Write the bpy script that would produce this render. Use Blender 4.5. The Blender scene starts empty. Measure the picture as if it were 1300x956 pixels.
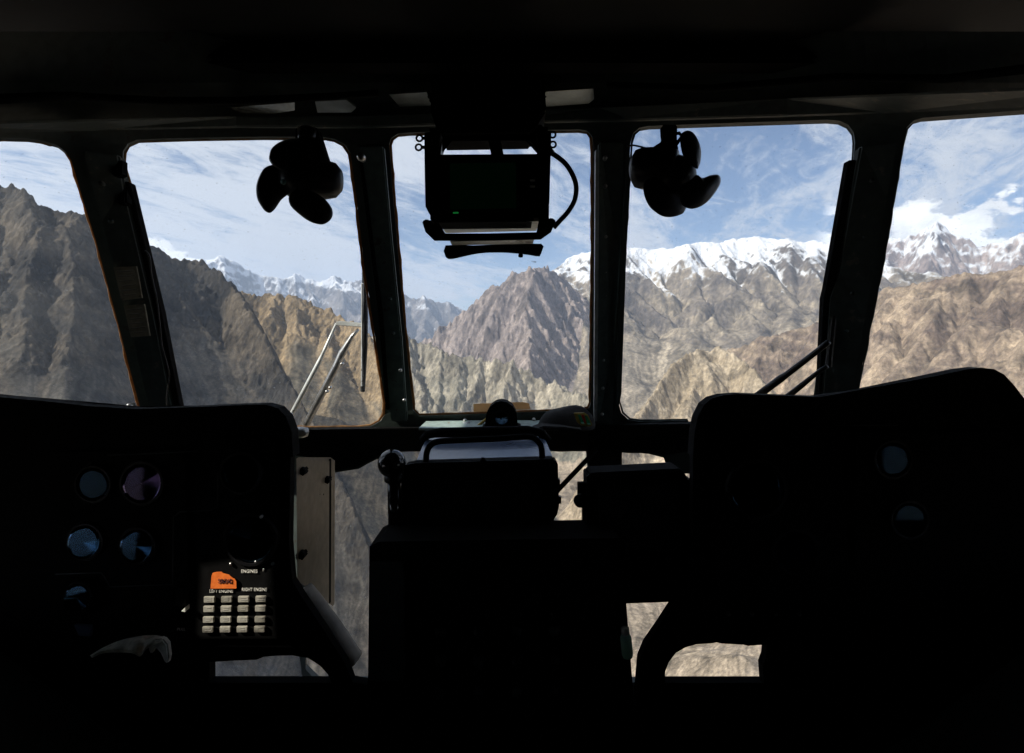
import bpy, bmesh, math, random
import numpy as np
from mathutils import Vector, Matrix, geometry

# ------------------------------------------------------------------ basics
FPX, CX, CY = 722.0, 650.0, 433.0          # focal length / principal point (1300 x 956 frame)
C = bpy.context.scene.collection

def tag(o, label=None, cat=None, group=None, kind=None):
    if label: o['label'] = label
    if cat: o['category'] = cat
    if group: o['group'] = group
    if kind: o['kind'] = kind
    return o

# ------------------------------------------------------------------ noise
def _hash(ix, iy, seed):
    h = (ix.astype(np.uint32) * np.uint32(374761393) + iy.astype(np.uint32) * np.uint32(668265263)
         + np.uint32((seed * 2246822519) & 0xffffffff))
    h = (h ^ (h >> np.uint32(13))) * np.uint32(1274126177)
    h = h ^ (h >> np.uint32(16))
    return h

def gnoise(x, y, seed):
    """2-D gradient noise about -1..1"""
    x0 = np.floor(x).astype(np.int64); y0 = np.floor(y).astype(np.int64)
    fx = (x - x0).astype(np.float32); fy = (y - y0).astype(np.float32)
    u = fx*fx*fx*(fx*(fx*6-15)+10); v = fy*fy*fy*(fy*(fy*6-15)+10)
    def g(dx, dy):
        a = _hash(x0+dx, y0+dy, seed).astype(np.float32) * np.float32(2*math.pi/4294967296.0)
        return np.cos(a)*(fx-dx) + np.sin(a)*(fy-dy)
    a = g(0,0); b = g(1,0); c = g(0,1); d = g(1,1)
    return (1.5*((a+(b-a)*u) + ((c+(d-c)*u) - (a+(b-a)*u))*v)).astype(np.float32)

def fbm(x, y, seed, octv=5, gain=.5, lac=2.03):
    s = 0; a = 1.0; t = 0
    for i in range(octv):
        s = s + a*gnoise(x, y, seed+i*17); t += a
        a *= gain; x = x*lac+13.7; y = y*lac+7.1
    return s/t

def ridged(x, y, seed, octv=5, gain=.5, lac=2.07):
    s = 0; a = 1.0; t = 0; w = 1.0
    for i in range(octv):
        n = 1-np.abs(gnoise(x, y, seed+i*17)); n = n*n*w
        s = s + a*n; t += a; w = np.clip(n*1.6, 0, 1)
        a *= gain; x = x*lac+3.7; y = y*lac+17.1
    return s/t

def sstep(a, b, x):
    t = np.clip((x-a)/(b-a), 0, 1); return t*t*(3-2*t)

# ------------------------------------------------------------------ terrain
DL = .0034                     # coarse cell (radian / log-metre)
AZ = math.radians(51)
RMIN, RMAX = 620.0, 31000.0
FLOOR = -930.0
nc = int(2*AZ/DL); nr = int(math.log(RMAX/RMIN)/DL)

# skylines: (px, py, crest distance in m)
MTN = dict(
 near=dict(sky=[(-260,150,2900),(-60,215,2700),(0,233,2700),(17,240,2650),(31,239,2600),(42,247,2600),(58,270,2550),(69,272,2550),(84,267,2500),(100,273,2500),
          (110,277,2500),(140,292,2550),(183,304,2600),(217,328,2650),(234,329,2650),(252,332,2650),(282,352,2600),(312,377,2500),(333,416,2350),(363,476,2150),
          (393,527,1950),(430,600,1750),(475,700,1560),(520,820,1400),(560,900,1330)], s=.74, drop=1650, back=.8, kj=0.012, amp=1.15, lo=0.57, hi=0.76, er=0.4, det=.85),
 tan=dict(sky=[(180,400,4300),(240,372,4200),(300,372,4100),(333,377,4000),(363,374,4000),(380,377,3950),(406,390,3900),(440,405,3800),(466,425,3700),(500,470,3500),(530,560,3100),(556,640,2800)],
          s=.70, drop=1500, back=.9, kj=0.015, amp=1.0, lo=0.56, hi=0.8, er=0.55, det=0.9),
 cliff=dict(sky=[(440,436,5600),(490,424,5500),(517,430,5400),(538,436,5300),(559,445,5200),(583,454,5100),(605,455,5000),(615,461,5000),(639,459,4900),(663,468,4850),
          (687,479,4800),(711,493,4700),(730,496,4600),(747,509,4500),(790,530,4300),(830,560,4100)], s=1.05, drop=1100, back=.9, kj=0.045, amp=1.2, lo=0.05, hi=0.35, er=0.9, det=1.0),
 dome=dict(sky=[(480,470,9600),(542,433,9300),(590,394,9000),(605,382,8900),(624,362,8800),(639,361,8700),(648,349,8700),(663,347,8700),(680,338,8700),(692,342,8900),
          (701,346,9000),(712,352,9100),(724,362,9200),(742,380,9300),(770,410,9200),(800,450,9000),(830,500,8800)], s=.80, drop=2400, back=.5, kj=0.02, amp=1.2, lo=0.1, hi=0.35, er=0.7, det=0.95),
 snow=dict(sky=[(640,380,11500),(680,352,11300),(701,344,11200),(718,331,11200),(737,323,11200),(750,320,11200),(775,316,11300),(796,313,11300),(827,317,11400),(853,315,11400),(880,307,11400),(902,310,11400),
          (932,305,11500),(963,300,11500),(990,305,11500),(1003,303,11500),(1016,309,11500),(1034,305,11500),(1060,309,11400),(1085,318,11300),(1110,330,11200),(1128,338,11100),(1160,345,11000),(1200,352,11000),(1250,350,11000),(1300,349,11000),(1420,350,11000)],
          s=.60, drop=3300, back=.6, kj=0.012, amp=0.7, lo=0.12, hi=0.5, er=0.25, det=0.42),
 peaks=dict(sky=[(1030,330,18000),(1060,312,18000),(1100,296,18000),(1128,300,17800),(1145,305,17600),(1157,300,17600),(1170,291,17600),(1182,287,17500),(1195,285,17500),(1206,292,17500),(1220,300,17500),(1232,309,17500),(1241,312,17500),(1249,318,17500),(1257,309,17300),
          (1270,300,17300),(1287,304,17300),(1300,300,17300),(1340,285,17300),(1420,300,17300)], s=.85, drop=3600, back=.6, kj=0.03, amp=1.0, lo=0.1, hi=0.3, er=0.6, det=0.8),
 far=dict(sky=[(150,345,25000),(230,338,25000),(260,329,25000),(275,331,25000),(286,326,25000),(303,334,25000),(316,347,25000),(330,350,25000),(342,352,25000),(358,352,25000),(372,349,25000),(385,354,25000),(397,354,25000),(410,358,25000),(423,351,25000),
          (440,358,25000),(460,356,25000),(480,366,25000),(512,374,25000),(526,379,25000),(542,380,25000),(562,384,25000),(586,393,25000),(620,412,25000),(680,425,25000)], s=.62, drop=4200, back=.6, kj=0.03, amp=.75, lo=0.1, hi=0.3, er=0.9, det=0.5),
 bluff=dict(sky=[(770,600,2900),(785,560,3200),(803,531,3400),(827,505,3600),(849,465,3800),(871,450,3900),(902,445,3950),(919,443,4000),(940,456,3900),(970,482,3700),(1000,520,3500),(1040,560,3300)],
          s=.85, drop=1100, back=.55, kj=0.02, amp=0.8, lo=0.25, hi=0.6, er=0.45, det=0.6),
 slope=dict(sky=[(880,470,6200),(919,447,6000),(940,441,5900),(963,430,5800),(998,423,5700),(1020,415,5600),(1042,410,5500),(1070,392,5400),(1111,371,5300),(1165,361,5200),(1207,352,5100),(1241,348,5100),(1274,344,5000),(1300,340,5000),(1420,322,4900)],
          s=.52, drop=1900, back=.55, kj=0.012, amp=0.75, lo=0.25, hi=0.65, er=0.4, det=0.55),
)
ORDER = list(MTN)

def upsample(a, k=2):
    n, m = a.shape
    yi = np.linspace(0, n-1, (n-1)*k+1); xi = np.linspace(0, m-1, (m-1)*k+1)
    def cub(a, t):          # catmull-rom along axis 0
        i = np.clip(np.floor(t).astype(int), 0, a.shape[0]-2); f = (t-i)[:, None].astype(np.float32)
        p0 = a[np.clip(i-1, 0, None)]; p1 = a[i]; p2 = a[i+1]; p3 = a[np.clip(i+2, None, a.shape[0]-1)]
        return .5*(2*p1+(p2-p0)*f+(2*p0-5*p1+4*p2-p3)*f*f+(3*p1-p0-3*p2+p3)*f*f*f)
    return cub(cub(a, yi).T, xi).T

def blur(a, R, times=2):
    for _ in range(times):
        for ax in (0, 1):
            p = [(0, 0), (0, 0)]; p[ax] = (R+1, R); c = np.cumsum(np.pad(a, p, mode='edge'), ax, dtype=np.float64)
            n = a.shape[ax]
            a = ((c[2*R+1:2*R+1+n]-c[:n]) if ax == 0 else (c[:, 2*R+1:2*R+1+n]-c[:, :n]))/(2*R+1)
    return a.astype(np.float32)

def build_terrain():
    az = ((np.arange(nc)+.5)*DL-AZ).astype(np.float32)
    lr = (math.log(RMIN)+(np.arange(nr)+.5)*DL).astype(np.float32)
    r = np.exp(lr)[:, None]; L, Z = np.meshgrid(az, lr)       # L = azimuth, Z = log r
    px = CX+FPX*np.tan(az); cosa = np.cos(az)
    U = L/DL; V = Z/DL
    # warp field
    wx = fbm(U/70, V/70, 3, 3)*22; wy = fbm(U/70, V/70, 9, 3)*22
    prof = []; crest = []; Rs = []
    for k, name in enumerate(ORDER):
        m = MTN[name]; s = np.array(m['sky'], float)
        # between/outside points: drop away quickly
        x0, x1 = s[0, 0], s[-1, 0]
        py = np.interp(px, s[:, 0], s[:, 1]); R = np.interp(px, s[:, 0], s[:, 2])/1.0
        out = np.maximum(x0-px, 0)+np.maximum(px-x1, 0)
        H = (CY-py)/FPX*R*cosa
        H = H-out/FPX*R*1.0
        R = R[None, :]*(1+m['kj']*(1.3*fbm(U/34+k*31, V/60, 40+k, 3)+.9*(ridged(U/20+k*9, V/48, 60+k, 3)-.5)))
        d = R-r
        D = np.maximum(m['drop'], H+1150)[None, :]
        zf = H[None, :]-D*(1-np.exp(-m['s']*np.maximum(d, 0)/D))-.14*np.maximum(d, 0)
        zb = m['back']*np.maximum(-d, 0)
        # side fall-off already in H; soften crest
        prof.append((zf-zb).astype(np.float32)); crest.append(H); Rs.append(np.interp(px, s[:, 0], s[:, 2]))
    prof = np.array(prof)
    floor = FLOOR+60*fbm(U/60, V/60, 5, 4)+0*r
    # rising ground on the right foreground, below the flight path
    floor = floor+260*sstep(.02, .55, L)*sstep(7.9, 7.2, Z)*(.7+.5*ridged(U/55, V/55, 6, 3))
    floor = floor+160*sstep(-.2, -.55, L)*sstep(7.6, 7.2, Z)
    allp = np.concatenate([prof, floor[None].astype(np.float32)])
    z = allp.max(0)
    # weights for skyline correction
    wts = np.clip(1-(z[None]-allp)/(.03*r[None]), 0, 1)**2
    wts /= wts.sum(0)[None]
    # relative height of a cell between floor and its crest
    rel = 0; amp = 0; er = wts[-1]*.5; da = wts[-1]*.7
    nz = .20*fbm(U/38, V/38, 71, 4)
    for k, name in enumerate(ORDER):
        m = MTN[name]; fr = (z-floor)/np.maximum(crest[k]-FLOOR, 150)[None]
        rel = rel+wts[k]*sstep(m['lo'], m['hi'], fr+nz); amp = amp+wts[k]*m['amp']; er = er+wts[k]*m['er']; da = da+wts[k]*m['det']
    amp = amp+wts[-1]*.5
    big = ridged((U+wx)/46, (V+wy)/58, 21, 4)-.45
    mid = ridged((U+wx*.6)/17, (V+wy*.6)/24, 22, 4)-.45
    crag = np.abs(gnoise(U/13+wx/9, V/16+wy/9, 24))*1.2+np.abs(gnoise(U/6+wy/7, V/7-wx/7, 25))*.6-.45
    sml = ridged((U+wx*.3)/8, (V+wy*.3)/11, 23, 3)-.45
    z = z+r*amp*(.026*big*(.20+.80*rel)+(.013*mid+.0085*sml+.017*crag*da)*(.07+.93*rel))
    # slanting rock ribs of the long snow ridge (dip down to the right)
    kd = ORDER.index('snow'); dg = ridged((1.2*U+V)*.64/15+.5*wx/22, (V-.5*U)/90, 51, 4)-.5
    dg2 = ridged((1.2*U+V)*.64/5+.5*wx/22, (V-.5*U)/40, 52, 3)-.5
    z = z+wts[kd]*r*(.019*dg+.006*dg2)
    z = z.astype(np.float32); rel = rel.astype(np.float32)
    # --- fluvial erosion on the grid
    h = (r*DL).astype(np.float32)
    A = np.ones_like(z); n, mcol = z.shape
    kf = ((.03+.47*rel)*er).astype(np.float32)
    nb = [(-1,-1),(-1,0),(-1,1),(0,-1),(0,1),(1,-1),(1,0),(1,1)]
    N_IT = 170; z_init = z.copy()
    for it in range(N_IT):
        zp = np.pad(z, 1, mode='edge')
        ws = []; smax = np.zeros_like(z); zmin = z.copy()
        for dy, dx in nb:
            q = zp[1+dy:1+dy+n, 1+dx:1+dx+mcol]
            sl = np.maximum(z-q, 0)/h
            if dx and dy: sl = sl*.7071
            np.maximum(smax, sl, out=smax); np.minimum(zmin, q, out=zmin)
            ws.append(sl*sl)
        tot = sum(ws)+1e-6
        An = np.ones_like(z); P = np.zeros((n+2, mcol+2), np.float32)
        base = A/tot
        for (dy, dx), w in zip(nb, ws):
            P[1+dy:1+dy+n, 1+dx:1+dx+mcol] += base*w
        A = np.minimum(1+P[1:-1, 1:-1], 500)
        e = kf*.055*A**.42*smax*h
        # talus
        e = e+np.maximum(smax-(.72+.5*rel), 0)*h*.30
        e = np.minimum(e, .45*(z-zmin))
        z = z-e
        if it % 10 == 9: z = z+.85*blur((z_init-z)/r, 9)*r       # slow uplift keeps the massifs at their height
        if it % 3 == 0:        # hillslope creep, stronger on aprons
            zp = np.pad(z, 1, mode='edge')
            lap = (zp[:-2, 1:-1]+zp[2:, 1:-1]+zp[1:-1, :-2]+zp[1:-1, 2:])/4-z
            z = z+lap*(.09+.50*(1-rel))
    # --- skyline correction (smooth shift of each mountain as a whole)
    lab = allp.argmax(0)
    zc = z/(r*cosa[None])
    corr = np.zeros_like(z)
    for k, name in enumerate(ORDER):
        m = MTN[name]; s = np.array(m['sky'], float)
        tgt = (CY-np.interp(px, s[:, 0], s[:, 1]))/FPX
        mm = np.where(lab == k, zc, -9).max(0)
        ok = (mm > -5) & (px > s[0, 0]) & (px < s[-1, 0])
        dlt = np.where(ok, tgt-mm, 0)
        dlt = np.clip(dlt, -.08, .08)
        def smooth(v, w, half):
            ker = np.hanning(2*half+3)[1:-1]
            num = np.convolve(np.pad(v*w, half), ker, 'valid'); den = np.convolve(np.pad(w, half), ker, 'valid')
            return num/np.maximum(den, 1e-6)
        w = ok.astype(float); dlt = np.clip(dlt, -.05, .05)
        lo = smooth(dlt, w, 45)*np.minimum(1, smooth(w, w*0+1, 45)*3)
        hi = smooth(dlt-lo, w, 8)*smooth(w, w*0+1, 8)
        near_crest = np.exp(-((Rs[k][None]-r)/(.10*Rs[k][None]))**2)
        corr += wts[k]*(lo[None]+hi[None]*near_crest)*r*cosa[None]
    z = z+corr
    # --- upsample + fine rock detail
    K = 2
    zu = upsample(z, K); Au = upsample(np.log(A), K); relu = upsample(rel.astype(np.float32), K)
    azu = np.linspace(az[0], az[-1], zu.shape[1]); lru = np.linspace(lr[0], lr[-1], zu.shape[0])
    ru = np.exp(lru)[:, None]
    Lu, Zu = np.meshgrid(azu, lru); Uu = (Lu/DL).astype(np.float32); Vu = (Zu/DL).astype(np.float32)
    hu = ru*DL/K
    gy, gx = np.gradient(zu); slope = np.sqrt((gx/hu)**2+(gy/hu)**2)
    rocky = np.clip(sstep(.42, .95, .45*slope+.62*relu+.28*fbm(Uu/16, Vu/16, 77, 3)), 0, 1)
    det = (ridged(Uu/9, Vu/10, 30, 3)-.45)*3.4+(ridged(Uu/4.2, Vu/5.2, 31, 4)-.45)*2.8+(fbm(Uu/2.2, Vu/2.6, 33, 3))*.9
    blk = np.abs(gnoise(Uu/3.4+.4*gnoise(Uu/6, Vu/6, 38), Vu/3.9, 39))*2.6-.7
    dau = upsample(blur(da.astype(np.float32), 4, 1), K)
    zu = zu+dau*((det+blk)*(.07+.93*rocky)*hu*1.55)
    # strata ledges
    labu = np.repeat(np.repeat(lab, K, 0), K, 1)[:zu.shape[0], :zu.shape[1]]
    # smooth label upsample
    pu = np.array([upsample(p, K) for p in allp]); labu = pu.argmax(0); del pu
    gy, gx = np.gradient(zu); slope = np.sqrt((gx/hu)**2+(gy/hu)**2)
    return dict(z=zu, az=azu, r=ru, U=Uu, V=Vu, h=hu, slope=slope, rocky=rocky, A=Au, lab=labu, rel=relu, gx=gx/hu, gy=gy/hu)

PAL = {  # rock, pale rock / band, scree, snowline (m) , snow width
 'near': ((.034,.031,.028), (.098,.080,.060), (.058,.052,.044), None),
 'tan':  ((.155,.115,.068), (.30,.22,.13), (.105,.090,.066), None),
 'cliff':((.20,.18,.14), (.40,.35,.27), (.15,.14,.11), None),
 'dome': ((.200,.165,.150), (.30,.245,.215), (.22,.185,.165), 1290),
 'snow': ((.115,.098,.085), (.30,.25,.185), (.22,.185,.14), 1090),
 'peaks':((.23,.185,.17), (.32,.26,.23), (.24,.2,.18), 1750),
 'far':  ((.13,.12,.12), (.2,.18,.17), (.14,.13,.13), 1750),
 'bluff':((.30,.24,.165), (.42,.345,.25), (.29,.235,.17), None),
 'slope':((.135,.10,.078), (.37,.285,.20), (.23,.18,.135), None),
 'floor':((.17,.13,.095), (.38,.31,.23), (.27,.22,.165), None),
}
def colour_terrain(T):
    z, U, V, lab = T['z'], T['U'], T['V'], T['lab']
    names = ORDER+['floor']
    n1 = fbm(U/30, V/30, 101, 5); n2 = fbm(U/6, V/8, 105, 4); n3 = ridged(U/22+n1, V/34, 109, 4)
    zz = z/(T['r'])
    # tilted rock strata
    strata = fbm((z+.25*T['r']*T['U']*DL)/(T['r']*.012), U/60, 115, 3)
    isn = (lab == ORDER.index('snow'))
    strata = np.where(isn, 1.3*fbm((1.2*U+V)*.64/4.5+.8*n1, (V-.5*U)/42, 117, 4), strata)
    rock = np.zeros(z.shape+(3,), np.float32); pale = rock.copy(); scr = rock.copy(); sl = np.full(z.shape, 1e6, np.float32)
    for k, nm in enumerate(names):
        m = lab == k; p = PAL[nm]
        rock[m] = p[0]; pale[m] = p[1]; scr[m] = p[2]
        if p[3]: sl[m] = p[3]
    # blend colours softly across mountains: cheap blur not needed, haze separates them
    n0 = fbm(U/75+.5*n1, V/60, 161, 3)
    t = np.clip(.42+.9*n0+1.1*n1+.7*n2+.65*strata, 0, 1)[..., None]
    rk = rock*(1-t)+pale*t
    vein = sstep(2.6, 4.8, T['A']+1.0*n2)[..., None]         # pale gravel in the gullies
    scree = scr*(1+.22*n1[..., None]+.16*n2[..., None])
    scree = scree*(1-.55*vein)+pale*1.02*.55*vein
    streak = fbm(U/1.7+n1*5, V/46, 141, 4)[..., None]
    scree = scree*(1+.95*streak); rk = rk*(1+.45*streak)
    rm = np.clip(T['rocky']*1.15+.35*n2, 0, 1)[..., None]
    col = scree*(1-rm)+rk*rm
    dark = sstep(.05, .42, fbm(U/13, V/10, 131, 5)+.2*n1)[..., None]*.50   # desert varnish / scrub patches
    col = col*(1-dark)
    # snow
    r = T['r']
    wid = .024*r; n4 = fbm(U/2.6, V/3.2, 151, 3)
    sm = (z-sl)/wid+1.5*n1+1.6*n2+2.4*strata+1.3*n4-1.5*np.clip(T['slope']-1.0, 0, 1.5)+.25*(n3-.5)
    # more snow on the shaded / lee side gullies
    sm = sm+.35*(T['A']-1.5)*.4
    snow = sstep(-1.1, 1.7, sm)
    snow[sl > 1e5] = 0
    return np.clip(col, .02, .9), snow.astype(np.float32)

def terrain_material():
    m = bpy.data.materials.new('mountain_ground'); m.use_nodes = True
    nt = m.node_tree; N = nt.nodes; Lk = nt.links; N.clear()
    out = N.new('ShaderNodeOutputMaterial'); b = N.new('ShaderNodeBsdfPrincipled')
    b.inputs['Roughness'].default_value = .92
    b.inputs['Specular IOR Level'].default_value = .15
    at = N.new('ShaderNodeAttribute'); at.attribute_name = 'tint'
    sn = N.new('ShaderNodeAttribute'); sn.attribute_name = 'snow'
    sc = N.new('ShaderNodeAttribute'); sc.attribute_name = 'cell'   # local feature size (m)
    tc = N.new('ShaderNodeTexCoord')
    # scale-aware coordinates : position / cell size (cell size grows slowly with distance from the valley)
    dv = N.new('ShaderNodeAttribute'); dv.attribute_name = 'uvw'
    n1 = N.new('ShaderNodeTexNoise'); n1.inputs['Scale'].default_value = .55; n1.inputs['Detail'].default_value = 6; n1.inputs['Roughness'].default_value = .72
    n2 = N.new('ShaderNodeTexNoise'); n2.inputs['Scale'].default_value = .16; n2.inputs['Detail'].default_value = 5; n2.inputs['Roughness'].default_value = .6
    n3 = N.new('ShaderNodeTexVoronoi'); n3.inputs['Scale'].default_value = .33
    for q in (n1, n2, n3): Lk.new(dv.outputs['Vector'], q.inputs['Vector'])
    mr = N.new('ShaderNodeMapRange'); mr.inputs['From Min'].default_value = .28; mr.inputs['From Max'].default_value = .72
    mr.inputs['To Min'].default_value = .42; mr.inputs['To Max'].default_value = 1.58
    Lk.new(n1.outputs['Fac'], mr.inputs['Value'])
    mr2 = N.new('ShaderNodeMapRange'); mr2.inputs['From Min'].default_value = .3; mr2.inputs['From Max'].default_value = .7
    mr2.inputs['To Min'].default_value = .72; mr2.inputs['To Max'].default_value = 1.28
    Lk.new(n2.outputs['Fac'], mr2.inputs['Value'])
    mm = N.new('ShaderNodeMath'); mm.operation = 'MULTIPLY'; Lk.new(mr.outputs[0], mm.inputs[0]); Lk.new(mr2.outputs[0], mm.inputs[1])
    vm = N.new('ShaderNodeVectorMath'); vm.operation = 'SCALE'; Lk.new(at.outputs['Color'], vm.inputs[0]); Lk.new(mm.outputs[0], vm.inputs['Scale'])
    # snow mask broken by fine noise
    ad = N.new('ShaderNodeMath'); ad.operation = 'MULTIPLY_ADD'; Lk.new(n1.outputs['Fac'], ad.inputs[0]); ad.inputs[1].default_value = -1.5
    Lk.new(sn.outputs['Fac'], ad.inputs[2])
    ms = N.new('ShaderNodeMapRange'); ms.inputs['From Min'].default_value = -.55; ms.inputs['From Max'].default_value = .10; Lk.new(ad.outputs[0], ms.inputs['Value'])
    mx = N.new('ShaderNodeMix'); mx.data_type = 'RGBA'; Lk.new(ms.outputs[0], mx.inputs['Factor']); Lk.new(vm.outputs[0], mx.inputs['A'])
    mx.inputs['B'].default_value = (.70, .72, .76, 1)
    Lk.new(mx.outputs['Result'], b.inputs['Base Color'])
    # bump
    s1 = N.new('ShaderNodeMath'); s1.operation = 'ADD'; Lk.new(n1.outputs['Fac'], s1.inputs[0]); Lk.new(n2.outputs['Fac'], s1.inputs[1])
    hs = N.new('ShaderNodeMath'); hs.operation = 'MULTIPLY'; Lk.new(s1.outputs[0], hs.inputs[0]); Lk.new(sc.outputs['Fac'], hs.inputs[1])
    bp = N.new('ShaderNodeBump'); bp.inputs['Strength'].default_value = 1; bp.inputs['Distance'].default_value = 2.0
    Lk.new(hs.outputs[0], bp.inputs['Height']); Lk.new(bp.outputs['Normal'], b.inputs['Normal'])
    Lk.new(b.outputs[0], out.inputs['Surface'])
    return m

INFO = {
 'near': ('rocky_mountain', 'dark grey rocky mountain with smooth scree aprons, nearest on the left', 'mountain'),
 'tan': ('ridge', 'tan rocky ridge seen through the left windscreen behind the grey scree slope', 'ridge'),
 'cliff': ('cliff', 'low pale ribbed cliffs along the bottom of the centre window', 'cliff'),
 'dome': ('mountain', 'purple brown bare mountain filling the centre window', 'mountain'),
 'snow': ('snowy_ridge', 'long snow capped ridge with brown lower flanks in the right windscreen', 'mountain range'),
 'peaks': ('snowy_peak', 'jagged snow covered peaks under white clouds at the far right', 'mountain range'),
 'far': ('distant_range', 'bluish distant snow range seen low through the left windscreen', 'mountain range'),
 'bluff': ('bluff', 'rounded tan bluff at the bottom of the right windscreen', 'hill'),
 'slope': ('hillside', 'brown gullied hillside in the far right window', 'hillside'),
 'floor': ('valley_floor', 'tan gravelly valley ground seen below through the nose windows', 'valley'),
}
def emit_terrain():
    T = build_terrain(); col, snow = colour_terrain(T)
    mat = terrain_material()
    n, m = T['z'].shape
    X = (T['r']*np.sin(T['az'])[None]).astype(np.float32); Y = (T['r']*np.cos(T['az'])[None]).astype(np.float32)
    Zz = T['z'].astype(np.float32)
    idx = np.arange(n*m).reshape(n, m)
    quad = np.stack([idx[:-1, :-1], idx[:-1, 1:], idx[1:, 1:], idx[1:, :-1]], -1).reshape(-1, 4)
    ql = T['lab'][:-1, :-1].reshape(-1)
    P = np.stack([X, Y, Zz], -1).reshape(-1, 3)
    cf = col.reshape(-1, 3); sf = snow.reshape(-1)
    uvw = np.stack([T['U'], T['V'], T['z']/(T['h']*2)*.7], -1).reshape(-1, 3).astype(np.float32)
    cell = (T['h']*(.30+.80*T['rocky'])).reshape(-1).astype(np.float32)
    for k, nm in enumerate(ORDER+['floor']):
        q = quad[ql == k]
        if not len(q): continue
        used, inv = np.unique(q, return_inverse=True); inv = inv.reshape(-1)
        me = bpy.data.meshes.new(INFO[nm][0])
        me.vertices.add(len(used)); me.vertices.foreach_set('co', P[used].reshape(-1))
        me.loops.add(len(inv)); me.loops.foreach_set('vertex_index', inv.astype(np.int32))
        me.polygons.add(len(q)); me.polygons.foreach_set('loop_start', np.arange(0, len(inv), 4, dtype=np.int32))
        me.polygons.foreach_set('loop_total', np.full(len(q), 4, np.int32))
        me.polygons.foreach_set('use_smooth', np.ones(len(q), bool))
        me.update(calc_edges=True)
        a = me.attributes.new('tint', 'FLOAT_COLOR', 'POINT')
        a.data.foreach_set('color', np.concatenate([cf[used], np.ones((len(used), 1))], 1).astype(np.float32).reshape(-1))
        a = me.attributes.new('snow', 'FLOAT', 'POINT'); a.data.foreach_set('value', sf[used])
        a = me.attributes.new('cell', 'FLOAT', 'POINT'); a.data.foreach_set('value', cell[used])
        a = me.attributes.new('uvw', 'FLOAT_VECTOR', 'POINT'); a.data.foreach_set('vector', uvw[used].reshape(-1))
        me.materials.append(mat)
        o = bpy.data.objects.new(INFO[nm][0], me); C.objects.link(o)
        tag(o, INFO[nm][1], INFO[nm][2], kind='structure')

emit_terrain()

# ground sheet out to the horizon, below the modelled relief
def ground_sheet():
    bm = bmesh.new()
    vs = [bm.verts.new((33000*math.cos(a), 33000*math.sin(a), -1500)) for a in [i*math.pi/32 for i in range(64)]]
    bm.faces.new(vs); me = bpy.data.meshes.new('ground'); bm.to_mesh(me); bm.free()
    m = bpy.data.materials.new('far_ground'); m.use_nodes = True
    nt = m.node_tree; b = nt.nodes['Principled BSDF']; b.inputs['Roughness'].default_value = .95
    n = nt.nodes.new('ShaderNodeTexNoise'); n.inputs['Scale'].default_value = .0012; n.inputs['Detail'].default_value = 8
    tc = nt.nodes.new('ShaderNodeTexCoord'); nt.links.new(tc.outputs['Object'], n.inputs['Vector'])
    cr = nt.nodes.new('ShaderNodeValToRGB'); cr.color_ramp.elements[0].color = (.13, .11, .09, 1); cr.color_ramp.elements[1].color = (.30, .25, .19, 1)
    nt.links.new(n.outputs['Fac'], cr.inputs['Fac']); nt.links.new(cr.outputs['Color'], b.inputs['Base Color'])
    me.materials.append(m); o = bpy.data.objects.new('ground', me); C.objects.link(o)
    tag(o, 'flat tan plain stretching away to the horizon', 'ground', kind='structure')
ground_sheet()
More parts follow.
